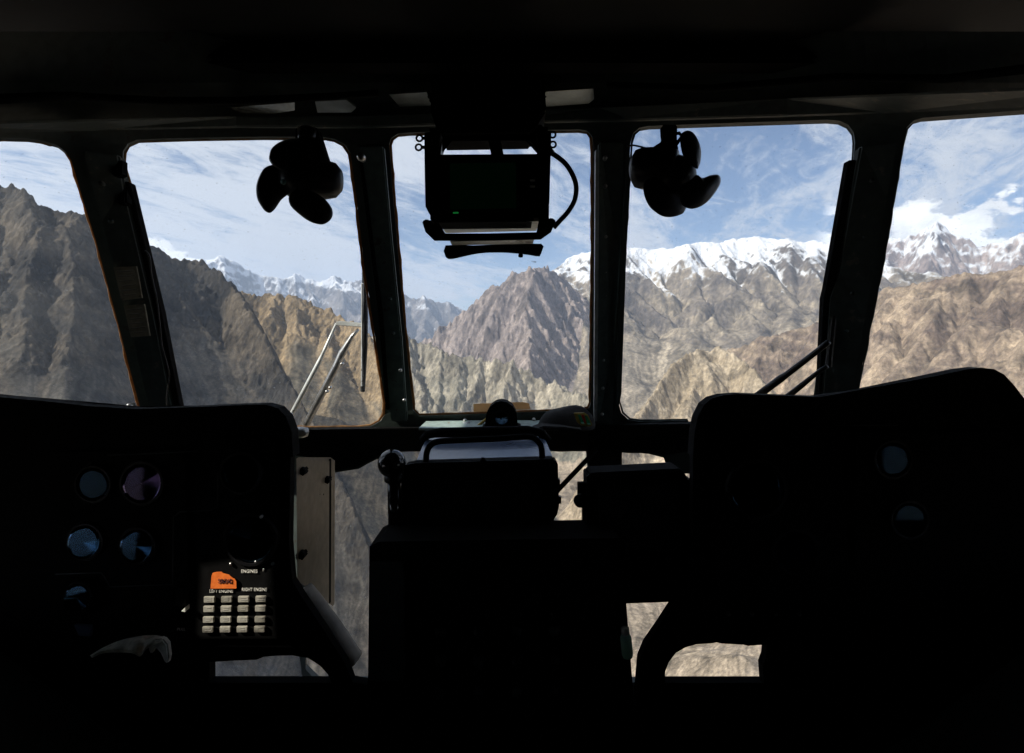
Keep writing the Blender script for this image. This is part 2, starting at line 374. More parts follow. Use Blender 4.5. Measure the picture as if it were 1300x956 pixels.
# ------------------------------------------------------------------ light, sky, air, camera
SUN = Vector((-.72, -.33, .61)).normalized()          # direction towards the sun
def world():
    w = bpy.data.worlds.new('World'); bpy.context.scene.world = w; w.use_nodes = True
    nt = w.node_tree; N = nt.nodes; L = nt.links; N.clear()
    out = N.new('ShaderNodeOutputWorld'); bg = N.new('ShaderNodeBackground'); bg.inputs['Strength'].default_value = .08
    sky = N.new('ShaderNodeTexSky'); sky.sky_type = 'NISHITA'; sky.sun_disc = False
    sky.sun_elevation = math.asin(SUN.z); sky.sun_rotation = math.atan2(SUN.x, SUN.y)
    sky.altitude = 3000; sky.air_density = 1.0; sky.dust_density = 1.2; sky.ozone_density = 1.2
    tc = N.new('ShaderNodeTexCoord')
    def math_(op, a=None, b=None, c=None, clamp=False):
        n = N.new('ShaderNodeMath'); n.operation = op; n.use_clamp = clamp
        for i, v in enumerate((a, b, c)):
            if v is None: continue
            if isinstance(v, (int, float)): n.inputs[i].default_value = v
            else: L.new(v, n.inputs[i])
        return n.outputs[0]
    def mrange(v, a, b, c=0, d=1, smooth=True):
        n = N.new('ShaderNodeMapRange'); n.interpolation_type = 'SMOOTHSTEP' if smooth else 'LINEAR'
        for i, q in zip(('From Min', 'From Max', 'To Min', 'To Max'), (a, b, c, d)): n.inputs[i].default_value = q
        L.new(v, n.inputs['Value']); return n.outputs[0]
    sep = N.new('ShaderNodeSeparateXYZ'); L.new(tc.outputs['Generated'], sep.inputs[0])
    X, Y, Z = sep.outputs
    # --- high cirrus on a flat layer
    den = math_('MAXIMUM', math_('ADD', Z, .10), .03)
    cx = math_('DIVIDE', X, den); cy = math_('DIVIDE', Y, den)
    cmb = N.new('ShaderNodeCombineXYZ'); L.new(cx, cmb.inputs[0]); L.new(cy, cmb.inputs[1])
    mp = N.new('ShaderNodeMapping'); mp.inputs['Rotation'].default_value = (0, 0, math.radians(-62)); mp0 = mp; mp = N.new('ShaderNodeMapping'); mp.inputs['Scale'].default_value = (.75, 1.6, 1); L.new(mp0.outputs[0], mp.inputs['Vector'])
    L.new(cmb.outputs[0], mp0.inputs['Vector'])
    def noise(vec, s, det, rough, dist=0, loc=None):
        n = N.new('ShaderNodeTexNoise'); n.inputs['Scale'].default_value = s; n.inputs['Detail'].default_value = det
        n.inputs['Roughness'].default_value = rough; n.inputs['Distortion'].default_value = dist
        L.new(vec, n.inputs['Vector']); return n.outputs['Fac']
    a = noise(mp.outputs[0], 1.25, 10, .62, 1.5)
    b = noise(mp.outputs[0], .45, 3, .5, .4)
    f = noise(mp.outputs[0], 4.5, 9, .68, 2.2)
    def cen(v, k): return math_('MULTIPLY', math_('SUBTRACT', v, .5), k)
    ci = math_('ADD', math_('ADD', cen(a, 3.0), cen(b, 2.6)), math_('ADD', cen(f, 1.7), .48))
    # thicker veil towards the left of the view and low down
    az = math_('ARCTAN2', X, Y)
    veil = mrange(az, .05, -.48); low = mrange(Z, .40, .05)
    ci = math_('ADD', ci, math_('MULTIPLY', math_('MULTIPLY', veil, .75), math_('ADD', low, .35)))
    ci = math_('SUBTRACT', ci, math_('MULTIPLY', mrange(az, .35, .95), .03))
    cm = mrange(ci, .02, 1.05); cm = math_('MULTIPLY', cm, .92)
    # --- cumulus banks standing on the right-hand horizon
    el = math_('DIVIDE', Z, math_('SQRT', math_('ADD', math_('MULTIPLY', X, X), math_('MULTIPLY', Y, Y))))
    cc = N.new('ShaderNodeCombineXYZ'); L.new(math_('MULTIPLY', az, 1.0), cc.inputs[0]); L.new(math_('MULTIPLY', el, 1.5), cc.inputs[1]); cc.inputs[2].default_value = 3.3
    cu = noise(cc.outputs[0], 10.0, 10, .58, .2)
    big = noise(cc.outputs[0], 3.1, 2, .5, 0)
    env = mrange(el, .27, .14); right = mrange(az, .46, .60); left = math_('MULTIPLY', mrange(az, -.42, -.56), .72)
    left = math_('MULTIPLY', left, mrange(el, .18, .10))
    env = math_('MULTIPLY', env, math_('MAXIMUM', right, left))
    cu = math_('ADD', cen(cu, 3.4), cen(big, 1.3))
    cu = math_('ADD', cu, math_('MULTIPLY', env, .72))
    cum = mrange(cu, .34, .50); cum = math_('MULTIPLY', cum, mrange(env, .05, .3))
    shade = mrange(noise(cc.outputs[0], 13, 5, .6, .2), .35, .65, .72, 1.08)
    m1 = N.new('ShaderNodeMix'); m1.data_type = 'RGBA'; L.new(cm, m1.inputs['Factor']); L.new(sky.outputs[0], m1.inputs['A']); m1.inputs['B'].default_value = (6.6, 6.8, 7.3, 1)
    cc2 = N.new('ShaderNodeVectorMath'); cc2.operation = 'SCALE'; cc2.inputs[0].default_value = (12.5, 12.4, 12.4); L.new(shade, cc2.inputs['Scale'])
    m2 = N.new('ShaderNodeMix'); m2.data_type = 'RGBA'; L.new(cum, m2.inputs['Factor']); L.new(m1.outputs['Result'], m2.inputs['A']); L.new(cc2.outputs[0], m2.inputs['B'])
    L.new(m2.outputs['Result'], bg.inputs['Color']); L.new(bg.outputs[0], out.inputs['Surface'])
world()
sl = bpy.data.lights.new('sun', 'SUN'); sl.energy = 4.8; sl.angle = math.radians(.53); sl.color = (1, .93, .82)
so = bpy.data.objects.new('sun', sl); C.objects.link(so); so.rotation_euler = SUN.to_track_quat('Z', 'Y').to_euler()

def haze():
    bm = bmesh.new(); bmesh.ops.create_cube(bm, size=1)
    x0, x1, y0, y1, z0, z1 = -34000, 34000, -34000, 34000, -1501, 3900
    for v in bm.verts:
        v.co = Vector((x0 if v.co.x < 0 else x1, y0 if v.co.y < 0 else y1, z0 if v.co.z < 0 else z1))
    me = bpy.data.meshes.new('haze'); bm.to_mesh(me); bm.free()
    m = bpy.data.materials.new('haze_air'); m.use_nodes = True; nt = m.node_tree; nt.nodes.clear()
    out = nt.nodes.new('ShaderNodeOutputMaterial'); v = nt.nodes.new('ShaderNodeVolumePrincipled')
    v.inputs['Color'].default_value = (.60, .75, 1, 1); v.inputs['Density'].default_value = HAZE; v.inputs['Anisotropy'].default_value = .25
    nt.links.new(v.outputs[0], out.inputs['Volume']); me.materials.append(m)
    o = bpy.data.objects.new('haze', me); C.objects.link(o); o['kind'] = 'stuff'; o['label'] = 'thin bluish mountain air haze over the whole valley'; o['category'] = 'haze'
HAZE = 2.4e-5
haze()

cam = bpy.data.cameras.new('camera'); cam.sensor_width = 36; cam.lens = FPX/1300*36
cam.shift_y = -(956/2-CY)/1300; cam.clip_start = .02; cam.clip_end = 200000
co = bpy.data.objects.new('camera', cam); C.objects.link(co); co.rotation_euler = (math.pi/2, 0, 0)
S = bpy.context.scene; S.camera = co
S.render.resolution_x = 1024; S.render.resolution_y = 753
S.view_settings.view_transform = 'Standard'; S.view_settings.look = 'None'; S.view_settings.gamma = 1; S.view_settings.exposure = .66
S.cycles.use_denoising = True; S.cycles.max_bounces = 8; S.cycles.volume_bounces = 1; S.cycles.transparent_max_bounces = 12
# ================================================================== COCKPIT
rnd = random.Random(7)
def P(px, py, d): return Vector(((px-CX)/FPX*d, d, -(py-CY)/FPX*d))
def shell_depth(px, py):
    u = (px-650)/650
    return float(np.interp(py, [-100, 100, 165, 530, 600, 867, 1150, 1500], [.95, 1.08, 1.15, 1.45, 1.48, 1.15, .85, .70]))-min(.30*u*u, .55)
def empty(name, loc, label, cat, group=None):
    o = bpy.data.objects.new(name, None); o.location = loc; o.empty_display_size = .05; C.objects.link(o)
    tag(o, label, cat, group); return o

# ---------------------------------------------------------------- materials
MATS = {}
def mat(name, col, rough=.6, metal=0., spec=.4, bump=.15, var=.25, scale=60, coat=0, transl=None, emit=None, wear=None):
    if name in MATS: return MATS[name]
    m = bpy.data.materials.new(name); m.use_nodes = True; nt = m.node_tree; b = nt.nodes['Principled BSDF']
    b.inputs['Roughness'].default_value = rough; b.inputs['Metallic'].default_value = metal
    b.inputs['Specular IOR Level'].default_value = spec; b.inputs['Coat Weight'].default_value = coat
    tc = nt.nodes.new('ShaderNodeTexCoord'); n = nt.nodes.new('ShaderNodeTexNoise')
    n.inputs['Scale'].default_value = scale; n.inputs['Detail'].default_value = 5; nt.links.new(tc.outputs['Object'], n.inputs['Vector'])
    cr = nt.nodes.new('ShaderNodeValToRGB')
    cr.color_ramp.elements[0].color = (*[c*(1-var) for c in col], 1); cr.color_ramp.elements[1].color = (*[min(c*(1+var), 1) for c in col], 1)
    cr.color_ramp.elements[0].position = .3; cr.color_ramp.elements[1].position = .7
    nt.links.new(n.outputs['Fac'], cr.inputs['Fac']); colout = cr.outputs['Color']
    if wear:                                   # chipped patches showing another colour
        n2 = nt.nodes.new('ShaderNodeTexNoise'); n2.inputs['Scale'].default_value = scale*.5; n2.inputs['Detail'].default_value = 8; n2.inputs['Roughness'].default_value = .7
        nt.links.new(tc.outputs['Object'], n2.inputs['Vector'])
        mr = nt.nodes.new('ShaderNodeMapRange'); mr.inputs['From Min'].default_value = .60; mr.inputs['From Max'].default_value = .64; nt.links.new(n2.outputs['Fac'], mr.inputs['Value'])
        mx = nt.nodes.new('ShaderNodeMix'); mx.data_type = 'RGBA'; nt.links.new(mr.outputs[0], mx.inputs['Factor']); nt.links.new(colout, mx.inputs['A']); mx.inputs['B'].default_value = (*wear, 1)
        colout = mx.outputs['Result']
    nt.links.new(colout, b.inputs['Base Color'])
    if bump:
        bp = nt.nodes.new('ShaderNodeBump'); bp.inputs['Strength'].default_value = bump; bp.inputs['Distance'].default_value = .002
        nt.links.new(n.outputs['Fac'], bp.inputs['Height']); nt.links.new(bp.outputs['Normal'], b.inputs['Normal'])
    if emit:
        b.inputs['Emission Color'].default_value = (*emit[0], 1); b.inputs['Emission Strength'].default_value = emit[1]
    if transl:
        t = nt.nodes.new('ShaderNodeBsdfTranslucent'); t.inputs['Color'].default_value = (*transl, 1)
        mxs = nt.nodes.new('ShaderNodeMixShader'); mxs.inputs[0].default_value = .5
        nt.links.new(b.outputs[0], mxs.inputs[1]); nt.links.new(t.outputs[0], mxs.inputs[2])
        nt.links.new(mxs.outputs[0], nt.nodes['Material Output'].inputs['Surface'])
    MATS[name] = m; return m
GREEN = mat('skylit_green_paint', (.085, .115, .102), .5, wear=(.05, .04, .03))  # lighter copy of the frame green, skylight on the centre pillars in its colour
FRAME = mat('shaded_frame_paint', (.038, .050, .044), .55, wear=(.03, .025, .018))  # darker copy of the same green, shade put into the frame colour
DARKG = mat('dark_green_paint', (.035, .048, .043), .6, wear=(.10, .09, .07))
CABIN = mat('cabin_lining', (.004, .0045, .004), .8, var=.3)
BLACK = mat('black_paint', (.006, .006, .006), .85, spec=.05)
BLKPL = mat('black_plastic', (.009, .009, .009), .35, spec=.3, scale=20, bump=.05)
RUBBER = mat('black_rubber', (.018, .018, .018), .55, spec=.3)
SEAL = mat('old_brown_sealant', (.28, .15, .06), .7, scale=90, bump=.6, var=.6, transl=(.34, .18, .07))
STEEL = mat('bare_steel', (.45, .44, .42), .32, metal=.9, scale=120, bump=.1)
ALU = mat('pale_metal', (.62, .63, .60), .42, metal=.3, scale=40, wear=(.2, .18, .15))
BEIGE = mat('beige_enamel', (.14, .105, .065), .5, wear=(.16, .13, .09))
GREYP = mat('grey_padding', (.46, .41, .34), .85, scale=30, bump=.5)
CREAM = mat('cream_enamel', (.95, .88, .72), .32, metal=.6, scale=25, wear=(.35, .3, .22))
WHITE = mat('white_marking', (.75, .73, .66), .6, bump=0, var=.12)
KEYC = mat('pale_key', (.40, .38, .32), .6, scale=200, var=.2)
KEYD = mat('dark_key', (.27, .255, .21), .65, scale=160, var=.35)  # darker tone used on some keys
ORANGE = mat('orange_tape', (1.0, .20, .025), .7, scale=150, var=.15)
INK = mat('dark_ink', (.05, .02, .03), .7, bump=0)
PLAC = mat('yellowed_placard', (.20, .18, .13), .7, scale=60, var=.4, wear=(.04, .035, .03))
CLOTH = mat('grey_cloth', (.80, .82, .74), .95, scale=140, bump=.4)
BLKCL = mat('black_cloth', (.022, .021, .020), .95, scale=200, bump=.6)
DIAL = mat('dark_dial', (.008, .010, .012), .5, scale=30)
YEL = mat('yellow_plastic', (.50, .34, .06), .45)
GRN = mat('green_enamel', (.02, .30, .12), .3, coat=.6)
RED = mat('red_enamel', (.55, .03, .02), .35)
WOOD = mat('brown_card', (.72, .50, .30), .7, transl=(.95, .70, .42), scale=50)
SCR = mat('dim_green_screen', (.006, .012, .008), .18, emit=((.05, .8, .25), .0008), scale=35, bump=0)
LAMP = mat('green_lamp', (.02, .3, .05), .3, emit=((.05, 1, .2), .05), bump=0)
CORD = mat('white_cord', (.5, .48, .44), .6)
TABLET = mat('blue_grey_glass', (.075, .10, .16), .25, spec=.5, coat=.3, scale=8, bump=0, var=.12)
def lens_mat(gc):
    m = bpy.data.materials.new('gauge_glass'); m.use_nodes = True; nt = m.node_tree; nt.nodes.clear()
    out = nt.nodes.new('ShaderNodeOutputMaterial'); t = nt.nodes.new('ShaderNodeBsdfTransparent'); g = nt.nodes.new('ShaderNodeBsdfGlossy'); g.inputs['Roughness'].default_value = .06
    g.inputs['Color'].default_value = (*gc, 1)
    f = nt.nodes.new('ShaderNodeFresnel'); f.inputs['IOR'].default_value = 1.65; mx = nt.nodes.new('ShaderNodeMixShader')
    nt.links.new(f.outputs[0], mx.inputs[0]); nt.links.new(t.outputs[0], mx.inputs[1]); nt.links.new(g.outputs[0], mx.inputs[2]); nt.links.new(mx.outputs[0], out.inputs['Surface'])
    return m
LENS = lens_mat((.11, .20, .30)); LENSP = lens_mat((.30, .25, .42))
def pane_mat():
    m = bpy.data.materials.new('window_glass'); m.use_nodes = True; nt = m.node_tree; nt.nodes.clear(); N = nt.nodes; L = nt.links
    out = N.new('ShaderNodeOutputMaterial'); t = N.new('ShaderNodeBsdfTransparent'); t.inputs['Color'].default_value = (.965, .98, .985, 1)
    g = N.new('ShaderNodeBsdfGlossy'); g.inputs['Roughness'].default_value = .01
    f = N.new('ShaderNodeValue'); f.outputs[0].default_value = .022; mx = N.new('ShaderNodeMixShader')
    L.new(f.outputs[0], mx.inputs[0]); L.new(t.outputs[0], mx.inputs[1]); L.new(g.outputs[0], mx.inputs[2])
    tc = N.new('ShaderNodeTexCoord'); n = N.new('ShaderNodeTexNoise'); n.inputs['Scale'].default_value = 6; n.inputs['Detail'].default_value = 6; L.new(tc.outputs['Object'], n.inputs['Vector'])
    v = N.new('ShaderNodeTexNoise'); v.inputs['Scale'].default_value = 260; v.inputs['Detail'].default_value = 1; L.new(tc.outputs['Object'], v.inputs['Vector'])
    a = N.new('ShaderNodeMapRange'); a.inputs['From Min'].default_value = .45; a.inputs['From Max'].default_value = .8; a.inputs['To Max'].default_value = .030; L.new(n.outputs['Fac'], a.inputs['Value'])
    b = N.new('ShaderNodeMapRange'); b.inputs['From Min'].default_value = .73; b.inputs['From Max'].default_value = .77; b.inputs['To Max'].default_value = .22; L.new(v.outputs['Fac'], b.inputs['Value'])
    s = N.new('ShaderNodeMath'); s.operation = 'ADD'; L.new(a.outputs[0], s.inputs[0]); L.new(b.outputs[0], s.inputs[1])
    s2 = N.new('ShaderNodeMath'); s2.operation = 'ADD'; s2.inputs[1].default_value = .004; L.new(s.outputs[0], s2.inputs[0])
    d = N.new('ShaderNodeBsdfTranslucent'); d.inputs['Color'].default_value = (.45, .45, .43, 1)
    m2 = N.new('ShaderNodeMixShader'); L.new(s2.outputs[0], m2.inputs[0]); L.new(mx.outputs[0], m2.inputs[1]); L.new(d.outputs[0], m2.inputs[2]); L.new(m2.outputs[0], out.inputs['Surface'])
    return m
GLASS = pane_mat()

# ---------------------------------------------------------------- mesh helpers
def obj(name, bm, m, parent=None, smooth=False, bevel=0):
    if bevel:
        es = [e for e in bm.edges if len(e.link_faces) == 2 and e.calc_face_angle(0) > .6]
        bmesh.ops.bevel(bm, geom=es, offset=bevel, segments=2, affect='EDGES', clamp_overlap=True)
    bmesh.ops.recalc_face_normals(bm, faces=bm.faces)
    me = bpy.data.meshes.new(name); bm.to_mesh(me); bm.free()
    if smooth: me.shade_smooth() if hasattr(me, 'shade_smooth') else None
    me.materials.append(m); o = bpy.data.objects.new(name, me); C.objects.link(o)
    if parent:
        o.parent = parent; o.matrix_parent_inverse = Matrix.Translation(-world_loc(parent))
    return o
def world_loc(o):
    v = Vector((0, 0, 0))
    while o is not None:
        v += o.location
        if o.parent is not None: v += o.matrix_parent_inverse.translation
        o = o.parent
    return v
def prism(poly, d0, d1, bm=None):
    """solid whose front outline is poly (frame coordinates at distance d0) pushed straight forward to d1"""
    bm = bm or bmesh.new()
    f = d0 if callable(d0) else (lambda x, y: d0); t = d1 if callable(d1) else (lambda x, y: d1)
    a = [bm.verts.new(P(x, y, f(x, y))) for x, y in poly]
    b = []
    for (x, y), v in zip(poly, a):
        w = v.co.copy(); w.y = t(x, y); b.append(bm.verts.new(w))
    n = len(poly); bm.faces.new(a); bm.faces.new(b[::-1])
    for i in range(n): bm.faces.new((a[i], b[i], b[(i+1) % n], a[(i+1) % n]))
    bmesh.ops.triangulate(bm, faces=[q for q in bm.faces if len(q.verts) > 4])
    return bm
def box(c, s, rot=None, bm=None):
    bm = bm or bmesh.new(); r = bmesh.ops.create_cube(bm, size=1)
    M = Matrix.Translation(Vector(c)) @ (rot.to_4x4() if rot else Matrix.Identity(4)) @ Matrix.Diagonal((*s, 1))
    bmesh.ops.transform(bm, matrix=M, verts=r['verts']); return bm
def tube(pts, rad, n=10, bm=None, closed=False):
    bm = bm or bmesh.new(); pts = [Vector(p) for p in pts]; rings = []; N_ = len(pts)
    rad = rad if isinstance(rad, (list, tuple)) else [rad]*N_
    up = None
    for i, p in enumerate(pts):
        if closed: t = (pts[(i+1) % N_]-pts[i-1]).normalized()
        else: t = (pts[min(i+1, N_-1)]-pts[max(i-1, 0)]).normalized()
        if up is None: up = Vector((0, 0, 1)) if abs(t.z) < .9 else Vector((0, 1, 0))
        a = t.cross(up).normalized(); up = a.cross(t).normalized()
        rings.append([bm.verts.new(p+(a*math.cos(k*2*math.pi/n)+up*math.sin(k*2*math.pi/n))*rad[i]) for k in range(n)])
    m = N_ if closed else N_-1
    for i in range(m):
        A, B = rings[i], rings[(i+1) % N_]
        for k in range(n): bm.faces.new((A[k], A[(k+1) % n], B[(k+1) % n], B[k]))
    if not closed: bm.faces.new(rings[0][::-1]); bm.faces.new(rings[-1])
    return bm
def lathe(prof, base, axis, n=28, bm=None):
    """prof: (radius, distance along axis)"""
    bm = bm or bmesh.new(); base = Vector(base); ax = Vector(axis).normalized()
    e1 = ax.orthogonal().normalized(); e2 = ax.cross(e1)
    rings = []
    for r, h in prof:
        if r < 1e-6: rings.append([bm.verts.new(base+ax*h)]); continue
        rings.append([bm.verts.new(base+ax*h+(e1*math.cos(k*2*math.pi/n)+e2*math.sin(k*2*math.pi/n))*r) for k in range(n)])
    for A, B in zip(rings, rings[1:]):
        for k in range(n):
            if len(A) == 1 and len(B) == 1: break
            if len(A) == 1: bm.faces.new((A[0], B[(k+1) % n], B[k]))
            elif len(B) == 1: bm.faces.new((A[k], A[(k+1) % n], B[0]))
            else: bm.faces.new((A[k], A[(k+1) % n], B[(k+1) % n], B[k]))
    if len(rings[0]) > 1: bm.faces.new(rings[0][::-1])
    if len(rings[-1]) > 1: bm.faces.new(rings[-1])
    return bm
def smoothpoly(pts, k=4, closed=True):
    """Catmull-Rom through pts"""
    out = []; n = len(pts); rng = range(n if closed else n-1)
    for i in rng:
        g = (lambda j: pts[j % n]) if closed else (lambda j: pts[min(max(j, 0), n-1)])
        p0, p1, p2, p3 = (Vector(g(i+j)) for j in (-1, 0, 1, 2))
        for s in range(k):
            t = s/k
            out.append(tuple(.5*(2*p1+(p2-p0)*t+(2*p0-5*p1+4*p2-p3)*t*t+(3*p1-p0-3*p2+p3)*t**3)))
    if not closed: out.append(tuple(pts[-1]))
    return out
def dens(poly, step):
    out = []; n = len(poly)
    for i in range(n):
        a = Vector(poly[i]); b = Vector(poly[(i+1) % n]); m = max(1, int((b-a).length/step))
        for k in range(m): out.append(tuple(a+(b-a)*k/m))
    return out
def inside(p, poly):
    c = False; x, y = p; n = len(poly)
    for i in range(n):
        x1, y1 = poly[i]; x2, y2 = poly[i-1]
        if (y1 > y) != (y2 > y) and x < (x2-x1)*(y-y1)/(y2-y1)+x1: c = not c
    return c
def sheet(outer, holes, fmap, off, step, bm=None):
    """triangulated plate with holes; fmap(u,v)->3D inner face, off(u,v)->3D thickness vector"""
    outer = dens(outer, step); holes = [dens(h, step*.5) for h in holes]
    vs = [Vector(p) for p in outer]; es = [(i, (i+1) % len(outer)) for i in range(len(outer))]
    for h in holes:
        b = len(vs); vs += [Vector(p) for p in h]; es += [(b+i, b+(i+1) % len(h)) for i in range(len(h))]
    xs = [p[0] for p in outer]; ys = [p[1] for p in outer]
    x = min(xs)+step*.5
    allb = [Vector(p) for p in outer]+[Vector(p) for h in holes for p in h]
    bx = np.array([(p.x, p.y) for p in allb])
    while x < max(xs):
        y = min(ys)+step*.5
        while y < max(ys):
            if inside((x, y), outer) and not any(inside((x, y), h) for h in holes) and np.min((bx[:, 0]-x)**2+(bx[:, 1]-y)**2) > (step*.3)**2:
                vs.append(Vector((x, y)))
            y += step
        x += step
    r = geometry.delaunay_2d_cdt(vs, es, [], 0, 1e-7); V, E, Fc = r[0], r[1], r[2]
    bm = bm or bmesh.new()
    a = [bm.verts.new(fmap(v.x, v.y)) for v in V]; b = [bm.verts.new(Vector(fmap(v.x, v.y))+Vector(off(v.x, v.y))) for v in V]
    cnt = {}
    for f in Fc:
        c = sum((V[i] for i in f), Vector((0, 0)))/len(f)
        if not inside(c, outer) or any(inside(c, h) for h in holes): continue
        bm.faces.new([a[i] for i in f]); bm.faces.new([b[i] for i in f][::-1])
        for i, j in zip(f, f[1:]+f[:1] if isinstance(f, list) else list(f[1:])+[f[0]]):
            cnt[(i, j)] = cnt.get((i, j), 0)+1
    for (i, j) in list(cnt):
        if (j, i) not in cnt:
            bm.faces.new((a[i], b[i], b[j], a[j]))
    for v in [v for v in bm.verts if not v.link_faces]: bm.verts.remove(v)
    return bm
def text(s, loc, size, m, parent, rot=(math.pi/2, 0, 0), name='lettering', squeeze=1, align='CENTER', ex=.0004):
    cu = bpy.data.curves.new('t', 'FONT'); cu.body = s; cu.size = size; cu.align_x = align; cu.align_y = 'CENTER'; cu.extrude = ex
    o = bpy.data.objects.new('t', cu); C.objects.link(o); dg = bpy.context.evaluated_depsgraph_get()
    me = bpy.data.meshes.new_from_object(o.evaluated_get(dg)); bpy.data.objects.remove(o)
    M = Matrix.Translation(Vector(loc)) @ Matrix.Rotation(rot[2], 4, 'Z') @ Matrix.Rotation(rot[0], 4, 'X') @ Matrix.Rotation(rot[1], 4, 'Z') @ Matrix.Diagonal((squeeze, 1, 1, 1))
    me.transform(M); me.name = name; me.materials.clear(); me.materials.append(m)
    q = bpy.data.objects.new(name, me); C.objects.link(q)
    q.parent = parent; q.matrix_parent_inverse = Matrix.Translation(-world_loc(parent)); return q
def circ(cx, cy, rx, ry=None, n=28, a0=0): ry = ry or rx; return [(cx+rx*math.cos(a0+2*math.pi*k/n), cy+ry*math.sin(a0+2*math.pi*k/n)) for k in range(n)]

# ---------------------------------------------------------------- the cabin
heli = empty('helicopter_cockpit', (0, .9, -1.0), 'dark cockpit interior of a helicopter, its window frames, pillars and panes around the mountain view', 'helicopter')
W = [
 [(-115, 175), (-60, 172), (0, 174.5), (32, 175.5), (54, 178.5), (72, 184), (84, 193), (91, 204), (99, 232), (110, 268), (122, 306), (135, 355), (150, 410), (163, 462), (178, 518), (182, 560), (-115, 560)],
 [(155.5, 206), (156, 192), (162, 182.5), (174, 177), (240, 175), (333, 173.5), (412, 174), (425, 176.5), (437, 183), (445, 194), (452, 245), (462, 334), (473, 405), (483, 472), (489, 512), (488.5, 526), (483, 535), (472, 541), (455, 543), (240, 545), (231, 530), (216, 460), (200, 388), (181, 310), (163, 232)],
 [(494, 183), (496.5, 175), (505, 169.5), (521, 168), (600, 166.5), (735, 164.3), (746, 166), (752, 173), (753, 184), (753, 320), (751.5, 430), (750.5, 512), (748, 518), (740, 520.8), (640, 524.5), (545, 527.7), (532, 527.5), (524.5, 521), (520, 480), (512, 405), (506, 330), (499, 250)],
 [(800.5, 180), (804, 168.5), (812, 162), (825, 159.8), (930, 156), (1051, 152), (1066, 153.2), (1077, 158.5), (1084, 168), (1085.5, 180), (1084, 202), (1078, 214), (1070, 272), (1057, 345), (1050, 365), (1044, 380), (1043, 440), (1036, 505), (1030, 545), (875, 543), (872, 534), (812, 535), (798, 533), (789, 525), (785, 511), (787, 447), (792, 330), (797, 240)],
 [(1415, 134), (1300, 139.8), (1172, 149.5), (1160, 153), (1151, 162), (1147.5, 176), (1136, 246), (1122, 330), (1106, 410), (1087, 498), (1082, 550), (1415, 560)],
]
NOSE = [
 [(388, 579), (424, 599), (455, 594), (478, 582), (496, 578), (500, 690), (500, 866), (404, 866), (388, 850)],
 [(505, 572), (757, 572), (757, 700), (505, 700)],
 [(788, 573.5), (824, 575), (843, 580), (852, 600), (905, 600), (985, 780), (985, 866.5), (770, 866.5), (770, 705), (785, 700)],
 [(262, 825), (345, 822), (380, 822), (386, 866.5), (262, 866.5)],
]
def smap(dd=0): return lambda x, y: P(x, y, shell_depth(x, y)+dd)
def soff(t): return lambda x, y: Vector((.6*(x-CX)/650, 1, 0)).normalized()*t
bm = sheet([(-240, 40), (1540, 40), (1540, 1500), (-240, 1500), (-240, 870), (-125, 820), (-125, 640), (-240, 590)], W+NOSE, smap(), soff(.02), 26)
obj('window_frame', bm, FRAME, heli)
for k, h in enumerate(W+NOSE):
    o = obj('window_pane', sheet(h, [], smap(.012), soff(.003), 45), GLASS, heli)
    hh = dens(h, 9); cxm = sum(p[0] for p in h)/len(h); cym = sum(p[1] for p in h)/len(h)
    hh = [(x+(1.6 if x < cxm else -1.6)*(abs(x-cxm) > 90), y+(1.4 if y < cym else -1.4)*(abs(y-cym) > 120)) for x, y in hh]
    rr = .0034 if k < 3 else .0024
    obj('window_seal', tube([P(x, y, shell_depth(x, y)+.010) for x, y in hh], [rr*(1+.35*math.sin(i*1.7)*math.sin(i*.61)) for i in range(len(hh))], 8, closed=True), SEAL if k < 3 else DARKG, heli, smooth=True)

# enclosing skin with two side openings (behind the front pillars)
def project_to_wall(px, py, d, xw):
    q = P(px, py, d); t = (q.x-xw)/(-SUN.x); r = q+SUN*t; return (r.y, r.z)
# an added opening shaped for the sun shaft, and side windows the dials mirror
XW = -.96
sun_opening = [project_to_wall(x, y, .89, XW) for x, y in ((252, 716), (345, 702), (352, 806), (247, 806))]
side = [(.26, -.66), (.66, -.66), (.66, -.27), (.52, -.25), (.26, -.25)]
for sgn, holes in ((-1, [sun_opening, side]), (1, [side])):
    wl = sheet([(-1.3, -1.06), (1.5, -1.06), (1.5, -.44), (.86, -.44), (.86, .55), (-1.3, .55)], holes,
               lambda u, v, s=sgn: Vector((s*.96, u, v)), lambda u, v, s=sgn: Vector((s*.012, 0, 0)), .2)
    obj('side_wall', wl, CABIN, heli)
    for h in holes[-1:]:
        obj('window_pane', sheet(h, [], lambda u, v, s=sgn: Vector((s*.965, u, v)), lambda u, v, s=sgn: Vector((s*.003, 0, 0)), .2), GLASS, heli)
for ex, sg in ((-150, -1), (1450, 1)):           # plates joining the nose shell to the side walls
    bm = bmesh.new(); prev = None
    for py in range(30, 571, 30):
        q = P(ex, py, shell_depth(ex, py)); w = Vector((sg*.965, q.y, q.z))
        row = [bm.verts.new(q), bm.verts.new(w), bm.verts.new(w+Vector((0, .01, 0))), bm.verts.new(q+Vector((0, .01, 0)))]
        if prev:
            for i in range(4): bm.faces.new((prev[i], prev[(i+1) % 4], row[(i+1) % 4], row[i]))
        else: bm.faces.new(row)
        prev = row
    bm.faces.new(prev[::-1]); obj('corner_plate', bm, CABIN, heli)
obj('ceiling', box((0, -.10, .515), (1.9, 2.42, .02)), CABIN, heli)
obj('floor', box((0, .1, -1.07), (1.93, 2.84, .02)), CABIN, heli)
obj('bulkhead', box((0, -1.31, -.27), (1.93, .02, 1.62)), CABIN, heli)

